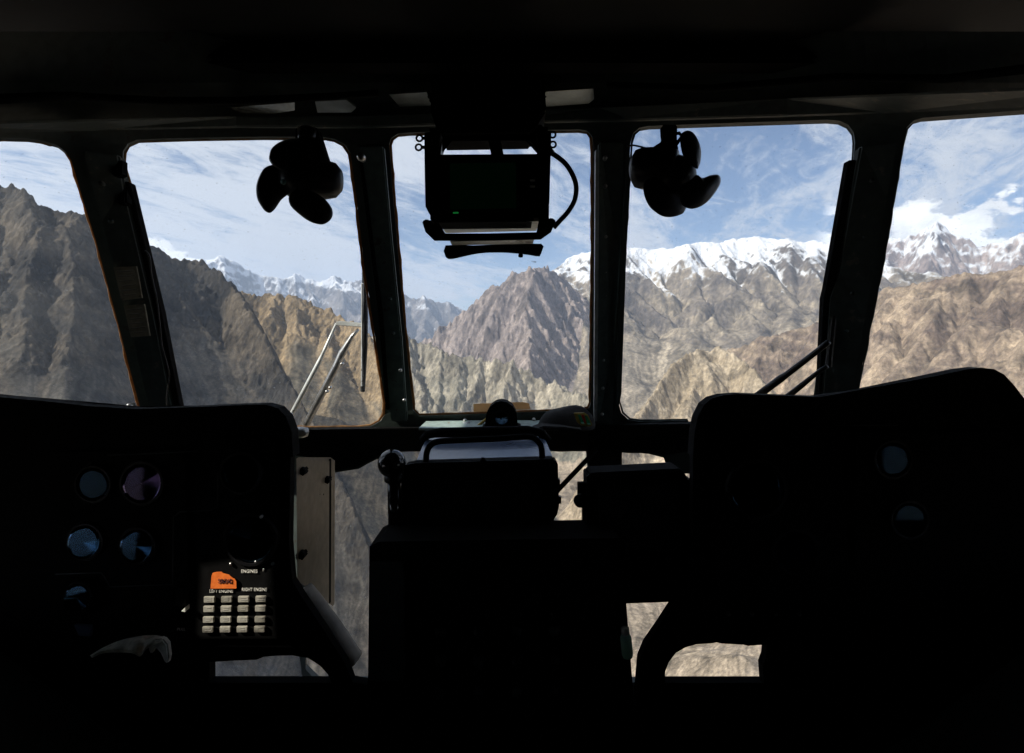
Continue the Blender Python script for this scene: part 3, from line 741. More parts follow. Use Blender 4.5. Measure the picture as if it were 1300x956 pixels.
# pillars: raised inner channels on the frame
def bar(name, poly, dz0, th, m, bev=.003):
    return obj(name, prism(poly, lambda x, y: shell_depth(x, y)-dz0, lambda x, y: shell_depth(x, y)-dz0+th), m, heli, bevel=bev)
bar('pillar', [(103, 190), (150, 196), (157, 235), (196, 400), (221, 528), (190, 528), (160, 405), (128, 285)], .022, .02, DARKG)
bar('pillar', [(455, 185), (487, 185), (497, 300), (510, 430), (517, 535), (496, 535), (485, 440), (470, 330)], .016, .016, GREEN)
bar('pillar', [(760, 180), (792, 180), (788, 330), (780, 440), (778, 540), (758, 540)], .016, .016, GREEN)
bar('pillar', [(1093, 185), (1141, 180), (1128, 255), (1099, 410), (1078, 520), (1043, 520), (1052, 380), (1064, 345)], .022, .02, DARKG)
bar('pillar_rib', [(756, 190), (761, 190), (758.5, 535), (754, 535)], .024, .010, ALU, .001)
bar('pillar_rib', [(455.5, 200), (459, 200), (486, 400), (494, 520), (490, 520), (480, 400)], .022, .010, BLACK, .001)
bar('pillar_rib', [(1078, 203), (1087, 203), (1060, 372), (1047, 506), (1040, 506), (1046, 378), (1049, 366)], .020, .018, BLACK, .001)
bar('pillar_rib', [(158, 230), (164, 231), (204, 395), (229, 520), (222, 522), (196, 400)], .020, .018, BLACK, .001)
bar('pillar_rib', [(795, 190), (800, 190), (789, 500), (785, 520), (781, 520)], .018, .014, DARKG, .001)
bar('header_beam', [(-120, 168), (110, 163), (300, 160), (460, 161), (640, 155), (800, 152), (1000, 146), (1130, 141), (1420, 127), (1420, 105), (1000, 124), (760, 136), (640, 139), (460, 146), (300, 147), (-120, 155)], .012, .012, DARKG, .002)
bar('dash_beam', [(372, 546), (500, 545), (640, 545), (760, 543.5), (800, 541), (888, 538), (888, 572), (843, 578), (824, 573), (757, 571), (505, 571), (478, 580), (455, 592), (424, 598), (400, 582), (372, 578)], .05, .045, BLACK, .003)
# shelf behind the beam under the centre window
bm = bmesh.new(); z = -.2005
vs = [bm.verts.new(v) for v in ((-.215, 1.31, z), (.11, 1.31, z), (.11, 1.436, z), (.02, 1.442, z), (-.14, 1.440, z), (-.215, 1.425, z))]
f_ = bm.faces.new(vs); r_ = bmesh.ops.extrude_face_region(bm, geom=[f_])
for v in r_['geom']:
    if isinstance(v, bmesh.types.BMVert): v.co.z -= .005
obj('dash_shelf', bm, mat('pale_green_paint', (.30, .38, .34), .5, wear=(.15, .12, .08)), heli)
# overhead plates that catch the daylight from the windscreen
def plate(poly, z, m, name='overhead_plate'):
    bm = bmesh.new(); a = []
    for x, y in poly:
        d = z*FPX/(CY-y); a.append(bm.verts.new(P(x, y, d)))
    f = bm.faces.new(a); r = bmesh.ops.extrude_face_region(bm, geom=[f])
    for v in r['geom']:
        if isinstance(v, bmesh.types.BMVert): v.co.z += .004
    return obj(name, bm, m, heli)
PLT = mat('polished_plate', (.60, .63, .60), .22, metal=.9, scale=14, bump=.3, var=.35, wear=(.2, .22, .2))
PL2 = mat('grey_plate', (.22, .25, .25), .35, metal=.8, scale=20, var=.3)
plate([(291, 136.5), (374, 130), (374, 140), (350, 144), (307, 144)], .418, PLT)
plate([(400, 129), (440, 127), (452, 137), (446, 143), (403, 143)], .418, PL2)
plate([(494, 120), (541, 117), (549, 134), (507, 135.5)], .452, PL2)
plate([(693, 116.5), (753, 112.5), (754.5, 126), (747, 131.5), (688, 136)], .452, PL2)
for x0, y0, x1, y1, nn in ((543, 117, 552, 137, 5), (694, 115, 686, 137, 5)):
    for k in range(nn):
        t = k/(nn-1); q = P(x0+(x1-x0)*t, y0+(y1-y0)*t, 1.05)
        obj('rivet', lathe([(0, -.003), (.003, -.002), (.004, .001), (.004, .004)], q, (0, 1, 0), 10), BLACK, heli, smooth=True)
# ceiling clutter: cross beam, switch boxes, conduit
obj('ceiling_beam', box((0, .98, .485), (1.5, .05, .03)), BLACK, heli, bevel=.006)
obj('conduit', tube([P(x, y, shell_depth(x, y)-.08) for x, y in ((-60, 128), (90, 122), (200, 128), (300, 128), (430, 122), (480, 118))], .006, 8), BLACK, heli, smooth=True)
obj('conduit', tube([P(x, y, shell_depth(x, y)-.08) for x, y in ((770, 108), (900, 112), (1060, 98), (1200, 100), (1330, 84))], .006, 8), BLACK, heli, smooth=True)
obj('overhead_panel', prism([(548, 92), (690, 88), (694, 140), (676, 166), (556, 168), (546, 140)], 1.0, 1.10), BLACK, heli, bevel=.005)
# rivets and screws along the frame
for x, y in ((768.5, 200), (768.5, 236), (769, 300), (768.7, 345), (768.7, 374.5), (766.5, 418), (766, 457), (765.3, 493), (764.5, 526), (498.5, 423), (495, 380), (508, 470), (513, 508),
             (590, 534), (640, 534), (678, 533), (1108, 228), (1098, 300), (1083, 372), (1075, 420), (128, 232), (140, 280), (152, 330)):
    q = P(x, y, shell_depth(x, y)-.024)
    obj('rivet', lathe([(0, -.0035), (.003, -.0028), (.0045, 0), (.0045, .01)], q, (0, 1, 0), 10), STEEL if 500 < x < 900 else DARKG, heli, smooth=True)
# hinge and latch bits on the pillars
for x, y in ((152, 214), (158, 250)):
    obj('hinge', box(P(x, y, shell_depth(x, y)-.02), (.018, .02, .03)), BLACK, heli, bevel=.003)
obj('latch', lathe([(0, -.012), (.007, -.010), (.008, 0), (.006, .012)], P(459, 200, 1.10), (0, 1, 0), 14), STEEL, heli, smooth=True)
obj('latch', lathe([(0, -.006), (.006, -.004), (.008, 0), (.006, .01)], P(1048, 382, 1.22), (0, 1, 0), 14), BLACK, heli, smooth=True)
obj('bolt', lathe([(0, -.008), (.008, -.006), (.009, 0), (.006, .012)], P(1107, 124, 1.0), (.4, -1, 0), 12), ALU, heli, smooth=True)
obj('bolt', lathe([(0, -.005), (.004, -.004), (.005, 0), (.005, .01)], P(164, 515, 1.22), (.4, 1, 0), 12), STEEL, heli, smooth=True)
obj('end_cap', lathe([(0, -.02), (.010, -.017), (.013, -.005), (.013, .02)], P(381, 549, 1.30), (-.9, -.3, 0), 16), STEEL, heli, smooth=True)
# placards on the left pillar, with ruled lines of tiny unreadable type as surface marks
for poly in ([(144, 339), (173, 338), (180, 378), (154, 381)], [(157, 388), (183, 386), (190, 426), (166, 428)]):
    o = bar('placard', poly, .030, .004, PLAC, 0)
    (xa, ya), (xb, yb), (xc, yc), (xd, yd) = poly
    for k in range(6):
        t = .14+.145*k; s = .12; e = .86-.1*(k % 3 == 2)
        L_ = lambda u: P(xa+(xd-xa)*t+((xb+(xc-xb)*t)-(xa+(xd-xa)*t))*u, ya+(yd-ya)*t+((yb+(yc-yb)*t)-(ya+(yd-ya)*t))*u, shell_depth(xa, ya)-.033)
        r_ = obj('text_line', tube([L_(s), L_(e)], .0006, 4), BLACK, o)
# thin cord running down beside the left pillar
cp = smoothpoly([(184, 318), (190, 326), (192, 348), (199, 380), (203, 412), (206, 440), (212, 462), (215, 478), (212, 500), (212, 522)], 4, closed=False)
obj('cord', tube([P(x, y, shell_depth(x, y)-.045) for x, y in cp], .0016, 6), RUBBER, heli, smooth=True)
# cross struts in the nose
obj('strut', tube([P(757, 571, 1.38), (P(700, 631, 1.30))], .006, 10), BLACK, heli, smooth=True)
bar('nose_rail', [(500, 683), (800, 680), (800, 694), (500, 696)], .07, .05, BLACK, .002)
bar('nose_rail', [(745, 560), (790, 560), (789, 700), (757, 700)], .05, .04, BLACK, .002)
bar('nose_blackout', [(255, 867.2), (990, 867.2), (990, 905), (255, 905)], .004, .003, BLACK, .002)  # added black strip, keeps the frame rim under the openings dark
for y_ in (686.5, 689.5):
    obj('rail_trim', tube([P(548, y_, 1.17), P(600, y_-.3, 1.17)], .0009, 6), mat('worn_brass', (.35, .28, .16), .4, metal=.6), heli)
    obj('rail_trim', tube([P(622, y_-.5, 1.17), P(736, y_-1.5, 1.17)], .0009, 6), MATS['worn_brass'], heli)

# windscreen wipers outside the glass
def wiper_left():
    w = obj('wiper', tube([P(366, 534, 1.50), P(405, 460, 1.49), P(410, 449, 1.49), P(427, 411, 1.48)], [.0062, .0062, .0045, .0035], 10), ALU, heli, smooth=True)
    obj('wiper_arm', tube([P(388, 541, 1.50), P(428, 462, 1.49), P(434, 449, 1.49), P(447, 427, 1.48), P(455, 418, 1.48)], [.0095, .0090, .0100, .0052, .004], 10), STEEL, w, smooth=True)
    obj('wiper_link', prism([(426, 408.5), (432, 407.5), (460, 410), (460, 415), (428, 413)], 1.475, 1.49), ALU, w, bevel=.001)
    obj('wiper_blade', tube([P(462.5, 332, 1.42), P(463.5, 400, 1.455), P(463, 440, 1.47), P(460.5, 497, 1.49)], [.006, .0075, .0075, .006], 8), RUBBER, w)
    obj('wiper_blade_holder', tube([P(460, 360, 1.42), P(459.8, 410, 1.455), P(459.5, 490, 1.48)], .0028, 8), ALU, w)
    for x, y in ((419, 492), (415, 497), (434, 462), (369, 526)):
        obj('bolt', lathe([(0, -.005), (.003, -.004), (.0045, 0), (.0045, .006)], P(x, y, 1.475), (0, 1, 0), 10), STEEL, w, smooth=True)
wiper_left()
def wiper_right():
    w = obj('wiper', tube([P(1052, 434, 1.16), P(1041, 443, 1.18), P(998, 476, 1.24), P(992, 480, 1.25), P(961, 503, 1.28)], [.006, .006, .007, .0085, .0085], 10), BLKPL, heli, smooth=True)
    obj('wiper_arm', tube([P(1050, 465, 1.18), P(1039, 472, 1.2), P(1018, 489, 1.23), P(998, 505, 1.26)], [.0045, .0045, .006, .007], 10), BLKPL, w, smooth=True)
    obj('wiper_blade', tube([P(1060, 385, 1.2), P(1052, 465, 1.24)], .007, 8), RUBBER, w)
wiper_right()

# ---------------------------------------------------------------- left instrument panel
lp = empty('instrument_panel', P(200, 900, .9), 'black instrument panel on the left with grey keys, an orange sticker and round dials', 'instrument panel', 'instrument panels')
PD = .90
lpoly = [(-240, 486), (-100, 495), (0, 506), (50, 510), (110, 517), (175, 521), (240, 519), (300, 516), (335, 515), (350, 520), (360, 530), (367, 548), (369, 570), (367, 690), (371, 738), (383, 758), (407, 794), (438, 842),
         (447, 866), (467, 870), (470, 1020), (-240, 1020)]
chin = [(266, 840.5), (300, 838.5), (326, 837.5), (334, 834), (350, 832.5), (371, 832), (391, 835.5), (406, 845), (416, 856), (421, 866.8), (266, 866.8)]
obj('panel_face', sheet(lpoly, [chin], lambda x, y: P(x, y, PD), lambda x, y: (0, .018, 0), 45), BLACK, lp)
hood = [(-240, 484), (-100, 493), (0, 504.5), (50, 508.5), (110, 515.5), (175, 519.5), (240, 517.5), (300, 514.5), (336, 513.5), (352, 518), (363, 529), (370, 548), (372, 580), (363, 580), (360, 552), (352, 536), (340, 529), (240, 530), (110, 529), (0, 520), (-240, 500)]
obj('glareshield', prism(hood, PD-.022, PD+.006), mat('matt_black_vinyl', (.005, .005, .005), .9, spec=.1, scale=150, bump=.5), lp, bevel=.003)
# raised sub-panels with thin bright edges
def subpanel(parent, poly, d, m=BLACK): return obj('sub_panel', prism(poly, d-.008, d-.001), m, parent, bevel=.0012)
EDGE = mat('worn_black_edge', (.045, .05, .047), .5)
subpanel(lp, [(60, 574), (235, 571), (240, 735), (62, 732)], PD, EDGE if False else BLACK)
subpanel(lp, [(268, 556), (352, 556), (352, 640), (268, 648)], PD)
subpanel(lp, [(250, 657), (354, 652), (354, 812), (246, 812)], PD)
for pts in ([(136, 578), (190, 576), (250, 573)], [(222, 655), (228, 650), (268, 648), (276, 644), (277, 600)], [(220, 656), (219, 742), (140, 745), (132, 732), (128, 727), (70, 729)]):
    obj('edge_trim', tube([P(x, y, PD-.010) for x, y in pts], .0009, 6), EDGE, lp)
BEZ = mat('gauge_bezel', (.006, .006, .007), .5, spec=.15)
def gauge(parent, px, py, r, d, needle=None, ticks=0, tilt=0, up=0, lens=None):
    R_ = r/FPX*d; c = P(px, py, d-.010)
    g = obj('gauge', lathe([(R_*1.16, .010), (R_*1.16, -.001), (R_*1.10, -.005), (R_*1.0, -.005), (R_*.985, .002), (0, .002)], c, (0, 1, 0), 36), BEZ, parent, smooth=False)
    obj('dial_face', lathe([(0, 0), (R_*.97, 0), (R_*.97, .002), (0, .002)], c+Vector((0, .0, 0)), (0, 1, 0), 36), DIAL, g)
    # faintly domed glass, leaning a little
    ax = Vector((tilt, 1, -up)).normalized()
    obj('gauge_glass', lathe([(0, -.0036)]+[(R_*.95*k/6, -.0036+.0002*(k/6)**2) for k in range(1, 7)], c-Vector((0, R_*.9*up, 0)), ax, 36), lens or LENS, g, smooth=True)
    if needle is not None:
        a = needle; e = c+Vector((math.cos(a)*R_*.72, -.0012, math.sin(a)*R_*.72)); s = c+Vector((-math.cos(a)*R_*.15, -.0012, -math.sin(a)*R_*.15))
        obj('needle', tube([s, e], [.0013, .0005], 6), WHITE, g)
    for k in range(ticks):
        a = 2*math.pi*k/ticks; p0 = c+Vector((math.cos(a)*R_*.82, -.0008, math.sin(a)*R_*.82)); p1 = c+Vector((math.cos(a)*R_*.92, -.0008, math.sin(a)*R_*.92))
        obj('tick', tube([p0, p1], .0005, 4), WHITE, g)
    return g
gauge(lp, 120, 614, 21, PD, 2.2, 8)
gauge(lp, 182, 613, 25, PD, .6, 8, up=.05, lens=LENSP)
gauge(lp, 110, 687, 21, PD, 1.5, 8, up=.16)
gauge(lp, 176, 692, 21, PD, -.8, 8, up=.15)
gauge(lp, 102, 757, 17, PD, 4.0, 8, up=.21)
gauge(lp, 307, 600, 24, PD, .9, 0)
gauge(lp, 319, 684, 30, PD+.002, -.6, 14)
# small printed card in a slot and two tiny lamps
obj('display_window', prism([(94, 794), (114, 795), (114, 808), (100, 807)], PD-.012, PD-.006), TABLET, lp)
obj('indicator_lamp', lathe([(0, -.004), (.0022, -.003), (.003, 0), (.003, .004)], P(332, 656, PD-.012), (0, 1, 0), 12), WHITE, lp, smooth=True)
for x, y in ((293, 716), (325, 713), (346, 716)):
    obj('screw', lathe([(0, -.002), (.002, -.0015), (.0026, 0), (.0026, .004)], P(x, y, PD-.010), (0, 1, 0), 10), STEEL, lp, smooth=True)
# 4 x 4 keys
kx = [(266.0, 286.5, 308.8, 331.0)]
for r_ in range(4):
    yb = (763.5, 772+1.5, 786.5, 799)[r_]
    yb = (761, 773, 786.5, 799)[r_]
    for c_ in range(4):
        x = (266, 288, 309.5, 331.6)[c_]-r_*.6; y = yb-.25*(c_)*(1 if r_ < 2 else .6)
        b = obj('key', box(P(x, y, PD-.011), (13.6/FPX*PD, .0035, 7.6/FPX*PD), Matrix.Rotation(math.radians(-.6), 3, 'Y')), (KEYD if (r_, c_) in ((0, 1), (1, 2), (2, 3), (3, 0), (3, 3)) else KEYC), lp, bevel=.0008)
        for t in (-1.2, 1.4):
            if rnd.random() < .8:
                s_ = rnd.uniform(3.0, 4.6)
                obj('key_legend', tube([P(x-s_, y+t, PD-.0130), P(x+s_*rnd.uniform(.5, 1), y+t, PD-.0130)], .0004, 4), mat('faded_grey_print', (.32, .31, .27), .7), b)
text('LEFT ENGINE', P(281, 750.6, PD-.0095), .0072, WHITE, lp, squeeze=.88)
text('RIGHT ENGINE', P(323, 748.6, PD-.0095), .0070, WHITE, lp, squeeze=.84)
text('ENGINES', P(316.5, 725.5, PD-.0095), .0072, WHITE, lp, squeeze=.9)
text('F', P(334.5, 723.5, PD-.0095), .0062, WHITE, lp)
text('PULL', P(230, 799, PD-.0095), .0060, WHITE, lp)
st = obj('orange_sticker', prism([(267.2, 747.3), (268.5, 731), (270, 727.5), (275, 726.4), (281, 726.2), (284, 728.2), (287, 729), (291, 730), (294.5, 733), (298, 735), (299.8, 738), (300, 747.1)], PD-.0115, PD-.0105), ORANGE, lp)
text('58G42', P(285.5, 738, PD-.0125), .0098, INK, st, squeeze=.82, name='handwriting', ex=.0003)
obj('toggle', prism([(230, 776), (235, 771), (235, 777)], PD-.02, PD-.008), WHITE, lp)
obj('toggle', prism([(222, 750), (236, 750), (236, 770), (222, 770)], PD-.014, PD-.004), BLKPL, lp, bevel=.001)
# beige side plate and the grey padded rail beside the panel
sd = lambda x, y: .94+(x-376)/46*.20
sp = obj('side_plate', prism([(376, 581.5), (417, 581.5), (423, 586), (422.5, 770), (400, 748), (377, 738)], sd, lambda x, y: sd(x, y)+.012), BEIGE, lp, bevel=.001)
obj('plate_seam', prism([(396.5, 583), (398.2, 583), (398.2, 744), (396.5, 744)], lambda x, y: sd(x, y)-.004, lambda x, y: sd(x, y)+.002), DARKG, sp)
obj('plate_seam', prism([(417.5, 583), (419.5, 583), (419, 766), (417, 766)], lambda x, y: sd(x, y)-.004, lambda x, y: sd(x, y)+.002), BLACK, sp)
for x, y in ((384, 598), (383, 704), (415, 609)):
    b = bmesh.new()
    for a in (.6, -.6): box(P(x, y, sd(x, y)-.008), (.014, .020, .006), Matrix.Rotation(a, 3, 'Y'), b)
    lathe([(0, -.006), (.005, -.005), (.006, 0), (.006, .008)], P(x, y, sd(x, y)-.012), (-.3, 1, 0), 12, b)
    obj('wing_fastener', b, BLACK, sp, bevel=.0006)
for x in (404.5, 409.5): obj('screw', lathe([(0, -.002), (.002, 0), (.002, .004)], P(x, 628, sd(x, 628)-.004), (0, 1, 0), 8), BLACK, sp)
rail = smoothpoly([(386, 748), (396, 764), (408, 784), (421, 803), (436, 824), (449, 840)], 4, closed=False)
bm = bmesh.new(); rr = []
N_ = len(rail); L0 = []; L1 = []
for i, (x, y) in enumerate(rail):
    t = i/(N_-1); wdt = 9+7*math.sin(t*2.6)
    tx, ty = (rail[min(i+1, N_-1)][0]-rail[max(i-1, 0)][0], rail[min(i+1, N_-1)][1]-rail[max(i-1, 0)][1]); l = math.hypot(tx, ty); nx, ny = -ty/l, tx/l
    ring = []
    for k in range(12):
        a = 2*math.pi*k/12
        q = P(x+nx*wdt*math.cos(a), y+ny*wdt*math.cos(a), .96); q.y += -.022*math.sin(a); ring.append(bm.verts.new(q))
    rr.append(ring)
for A_, B_ in zip(rr, rr[1:]):
    for k in range(12): bm.faces.new((A_[k], A_[(k+1) % 12], B_[(k+1) % 12], B_[k]))
bm.faces.new(rr[0]); bm.faces.new(rr[-1][::-1])
obj('padded_rail', bm, GREYP, lp, smooth=True)

# ---------------------------------------------------------------- right instrument panel
rp_ = empty('instrument_panel', P(1100, 900, .9), 'black instrument panel on the right with two faint round dials and a humped top', 'instrument panel', 'instrument panels')
rpoly = [(880, 575), (882, 550), (884.5, 537), (888, 525), (895, 514), (904, 507), (918, 503), (940, 501.5), (975, 503), (1040, 505.5), (1088, 499.5), (1130, 491), (1180, 480.5), (1225, 471), (1245, 468.5), (1260, 470), (1273, 477), (1286, 491), (1300, 510),
         (1330, 570), (1400, 700), (1540, 760), (1540, 1020), (806, 1020), (807, 900), (809.5, 866), (812, 838), (820, 819), (838, 793), (856, 765), (872, 745), (879, 700)]
chin2 = [(844, 867), (844.5, 853), (849, 841), (858, 829), (870, 822), (884, 818), (905, 816.5), (910, 815.5), (916, 817), (944, 818.5), (950, 820), (974, 818), (972.5, 835), (968.5, 846), (970, 867)]
obj('panel_face', sheet(rpoly, [chin2], lambda x, y: P(x, y, PD), lambda x, y: (0, .018, 0), 45), BLACK, rp_)
hood2 = [(880, 580), (882, 548), (886, 530), (894, 514), (904, 506), (918, 502), (940, 500.3), (975, 501.8), (1040, 504.3), (1088, 498.2), (1180, 479.2), (1228, 469), (1247, 467), (1262, 468.5), (1275, 475.5), (1288, 489.5), (1302, 508), (1332, 568), (1322, 575), (1292, 515), (1270, 488), (1246, 480), (1180, 492), (1088, 511), (1040, 517), (940, 514), (910, 518), (898, 532), (892, 580)]
obj('glareshield', prism(hood2, PD-.022, PD+.006), MATS['matt_black_vinyl'], rp_, bevel=.003)
subpanel(rp_, [(905, 560), (1060, 560), (1060, 760), (905, 760)], PD)
subpanel(rp_, [(1085, 548), (1280, 548), (1290, 720), (1085, 720)], PD)
obj('edge_trim', tube([P(x, y, PD-.010) for x, y in ((1060, 540), (1140, 540))], .0008, 6), EDGE, rp_)
gauge(rp_, 1132, 583, 22, PD, 2.0, 8)
gauge(rp_, 1153, 659, 22, PD, 1.0, 8)
gauge(rp_, 960, 620, 34, PD, .5, 0)
gauge(rp_, 1010, 700, 26, PD, .5, 0)
for x in (925, 955, 985, 1015):
    obj('switch', tube([P(x, 780, PD), P(x-1, 776, PD-.018)], [.003, .002], 8), BLKPL, rp_, smooth=True)

# ---------------------------------------------------------------- centre console
cc = empty('centre_console', P(640, 1000, .86), 'tall black centre console between the two instrument panels', 'console')
obj('console_body', prism([(469, 694), (480, 688), (560, 686), (700, 684.5), (786, 683), (790, 700), (794, 768), (803, 868), (812, 1020), (455, 1020), (467, 868)], .86, .95), BLACK, cc, bevel=.004)
obj('side_panel', prism([(470, 715), (512, 714), (514, 865), (469, 866)], .852, .862), mat('worn_dark_panel', (.030, .034, .033), .6, wear=(.06, .065, .06)), cc, bevel=.001)
obj('side_panel', prism([(636, 716), (708, 715), (708, 772), (636, 772)], .852, .862), BLACK, cc, bevel=.001)
for r_ in range(3):
    for c_ in range(4):
        obj('knob', lathe([(0, -.016), (.007, -.015), (.0085, -.004), (.010, .002)], P(560+c_*48, 800+r_*38, .858), (0, 1, 0), 16), BLKPL, cc, smooth=True)
for x in (618, 660, 700, 740): obj('switch', tube([P(x, 785, .86), P(x, 780, .838)], [.003, .002], 8), BLKPL, cc, smooth=True)
obj('screw', lathe([(0, -.002), (.002, -.001), (.003, 0), (.003, .004)], P(484, 857, .855), (0, 1, 0), 10), STEEL, cc, smooth=True)
tg = empty('sample_tube', P(795, 836, .85), 'small pale green plastic tube tucked against the right edge of the centre console', 'tube')
obj('tube_body', lathe([(0, 0), (.007, .001), (.0085, .006), (.0085, .030), (.006, .036)], P(797, 835, .845), (-.10, 0, 1), 16), mat('pale_green_plastic', (.55, .72, .64), .35, transl=(.5, .75, .62)), tg, smooth=True)
obj('cap', lathe([(.0058, 0), (.0062, .001), (.0062, .010), (0, .011)], P(794.2, 805.5, .845), (-.10, 0, 1), 14), CREAM, tg, smooth=True)

# lever with ball knob left of the display box
lv = empty('control_lever', P(500, 690, .95), 'black control lever with a shiny ball knob beside the centre display box', 'lever')
obj('knob', lathe([(0, -.024)]+[(.0235*math.sin(a), -.0235*math.cos(a)) for a in [math.pi*k/12 for k in range(1, 12)]]+[(0, .0235)], P(497.5, 588.5, .95), (0, .3, 1), 24), mat('glossy_black', (.012, .012, .012), .12, spec=.6, bump=0), lv, smooth=True)
obj('stem', tube([P(500, 604, .95), P(502, 694, .95)], [.011, .0115], 16), MATS['glossy_black'], lv, smooth=True)
obj('collar', lathe([(.014, 0), (.016, .003), (.016, .010), (.013, .013)], P(500, 612, .95), (0, 0, 1), 18), BLKPL, lv, smooth=True)
# display box on the console
db = empty('display_box', P(612, 690, .97), 'black display box in the centre with a blue glass plate behind its guard bar', 'display')
obj('housing', prism([(512, 592), (525, 589), (704, 583.5), (708.5, 590), (710, 643), (707.5, 654), (703.5, 660), (702, 674), (540, 677), (518, 680), (512, 676)], .95, .985), BLACK, db, bevel=.003)
obj('bezel', prism([(535, 606), (690, 602), (692, 650), (536, 655)], .945, .952), BLKPL, db, bevel=.001)
obj('neck', prism([(598, 672), (623, 671), (624, 694), (599, 695)], .965, .99), BLACK, db, bevel=.002)
bm = bmesh.new()
a_ = [bm.verts.new(v) for v in (P(527, 588.5, .99), P(703, 583.5, .99), P(690, 553, 1.14), P(541, 556, 1.14))]
bm.faces.new(a_); r_ = bmesh.ops.extrude_face_region(bm, geom=bm.faces[:])
for v in r_['geom']:
    if isinstance(v, bmesh.types.BMVert): v.co.z -= .012
obj('glass_plate', bm, TABLET, db)
lp_ = smoothpoly([(541, 590), (541.5, 576), (546, 566), (556, 560.5), (580, 559), (630, 557), (668, 554.5), (680, 558), (687, 567), (688.5, 584)], 4, closed=False)
obj('guard_bar', tube([P(x, y, .968) for x, y in lp_], .0052, 10), BLACK, db, smooth=True)
obj('guard_bar', tube([P(x, y, 1.13) for x, y in ((536, 560), (542, 552), (560, 548.5), (670, 546), (688, 550), (696, 560))], .009, 10), BLACK, db, smooth=True)
obj('catch', lathe([(0, -.004), (.004, -.003), (.005, 0), (.003, .006)], P(613, 585.5, .948), (0, 0, 1), 12), BLACK, db, smooth=True)
for x, y in ((708.5, 612), (710, 634)): obj('button', box(P(x, y, .96), (.006, .012, .012)), BLKPL, db, bevel=.001)
# column with holes left of the box
obj('column', prism([(509, 600), (541, 600), (541, 690), (507, 690)], 1.0, 1.03), BLACK, cc, bevel=.002)
for y in (635, 667): obj('screw', lathe([(0, -.003), (.003, -.002), (.004, 0), (.004, .004)], P(505.5+1.5, y, .992), (0, 1, 0), 10), STEEL, cc, smooth=True)
# right-hand avionics box
rb = empty('avionics_box', P(815, 768, .93), 'plain black avionics box between the display box and the right instrument panel', 'equipment box')
obj('housing', prism([(745.5, 606), (748, 602), (755, 600.5), (800, 598.5), (862, 595.3), (870, 600), (874, 612), (886, 614), (886, 764), (790, 767.5), (747, 768)], .93, .985), BLACK, rb, bevel=.003)
obj('bezel', prism([(760, 618), (862, 613), (866, 700), (762, 702)], .924, .932), BLKPL, rb, bevel=.001)
obj('knob', lathe([(0, -.014), (.010, -.012), (.011, 0), (.011, .012)], P(739.5, 634, .95), (-.6, -1, 0), 18), BLKPL, rb, smooth=True)
obj('clip', prism([(734, 614), (748, 613), (748, 630), (734, 631)], .95, .965), BLACK, rb, bevel=.001)
obj('side_strip', prism([(739.5, 641), (746.5, 640), (746.5, 674), (740, 674)], .95, .965), BEIGE, rb, bevel=.001)
for k in range(5): obj('button', box(P(778+k*18, 710+.0*k, .925), (.012, .008, .008)), BLKPL, rb, bevel=.001)

# ---------------------------------------------------------------- overhead display
od = empty('overhead_display', P(620, 166, 1.0), 'black screen unit hanging in front of the centre window, with a pale underside', 'display')
D0, D1 = .97, 1.06
obj('housing', prism([(546, 197), (552, 196), (697, 195), (698, 198), (697, 279), (690, 281), (551, 282.5), (546, 279)], D0, D1-.03), BLACK, od, bevel=.003)
obj('screen', prism([(571, 207.5), (655, 206), (655.5, 264), (571.5, 266)], D0-.003, D0+.002), SCR, od)
obj('bezel', tube([P(x, y, D0-.003) for x, y in ((568, 205), (658, 203.5), (658.5, 267), (569, 269))], .0022, 6, closed=True), BLKPL, od)
obj('indicator', prism([(575, 269.2), (582, 269), (582, 270.6), (575, 270.8)], D0-.005, D0-.002), LAMP, od)
for y in (229, 237): obj('button', box(P(676, y, D0-.003), (.009, .004, .0035)), ALU, od, bevel=.0006)
obj('button', box(P(676, 233, D0-.003), (.009, .004, .002)), BLKPL, od)
obj('side_bracket', prism([(538.5, 168), (559.5, 167), (548.5, 197), (548.5, 276), (544, 270), (540, 262), (539, 215)], D0-.012, D0+.02), BLACK, od, bevel=.002)
obj('side_bracket', prism([(681, 166), (700, 166), (699, 200), (697.5, 228), (697.5, 258), (693, 268), (690, 274), (690, 198)], D0-.012, D0+.02), BLACK, od, bevel=.002)
obj('bracket_gusset', prism([(545, 163), (586, 163), (571, 178), (564, 186), (560, 197), (552, 197)], 1.02, 1.032), BLACK, od, bevel=.001)
obj('bracket_gusset', prism([(655, 162), (696, 161), (689, 195), (684, 194.5), (676, 182), (670, 177)], 1.02, 1.032), BLACK, od, bevel=.001)
obj('bracket_face', prism([(552, 172), (560, 170), (560, 195), (557, 195)], 1.0, 1.02), ALU, od, bevel=.001)
obj('bracket_top', prism([(552, 160), (690, 158), (680, 178), (565, 178.5)], 1.02, 1.024), BLACK, od, bevel=.002)
obj('strap', prism([(618, 170), (633.5, 170), (640, 198), (624, 198)], 1.025, 1.035), mat('olive_strap', (.07, .065, .045), .7), od, bevel=.001)
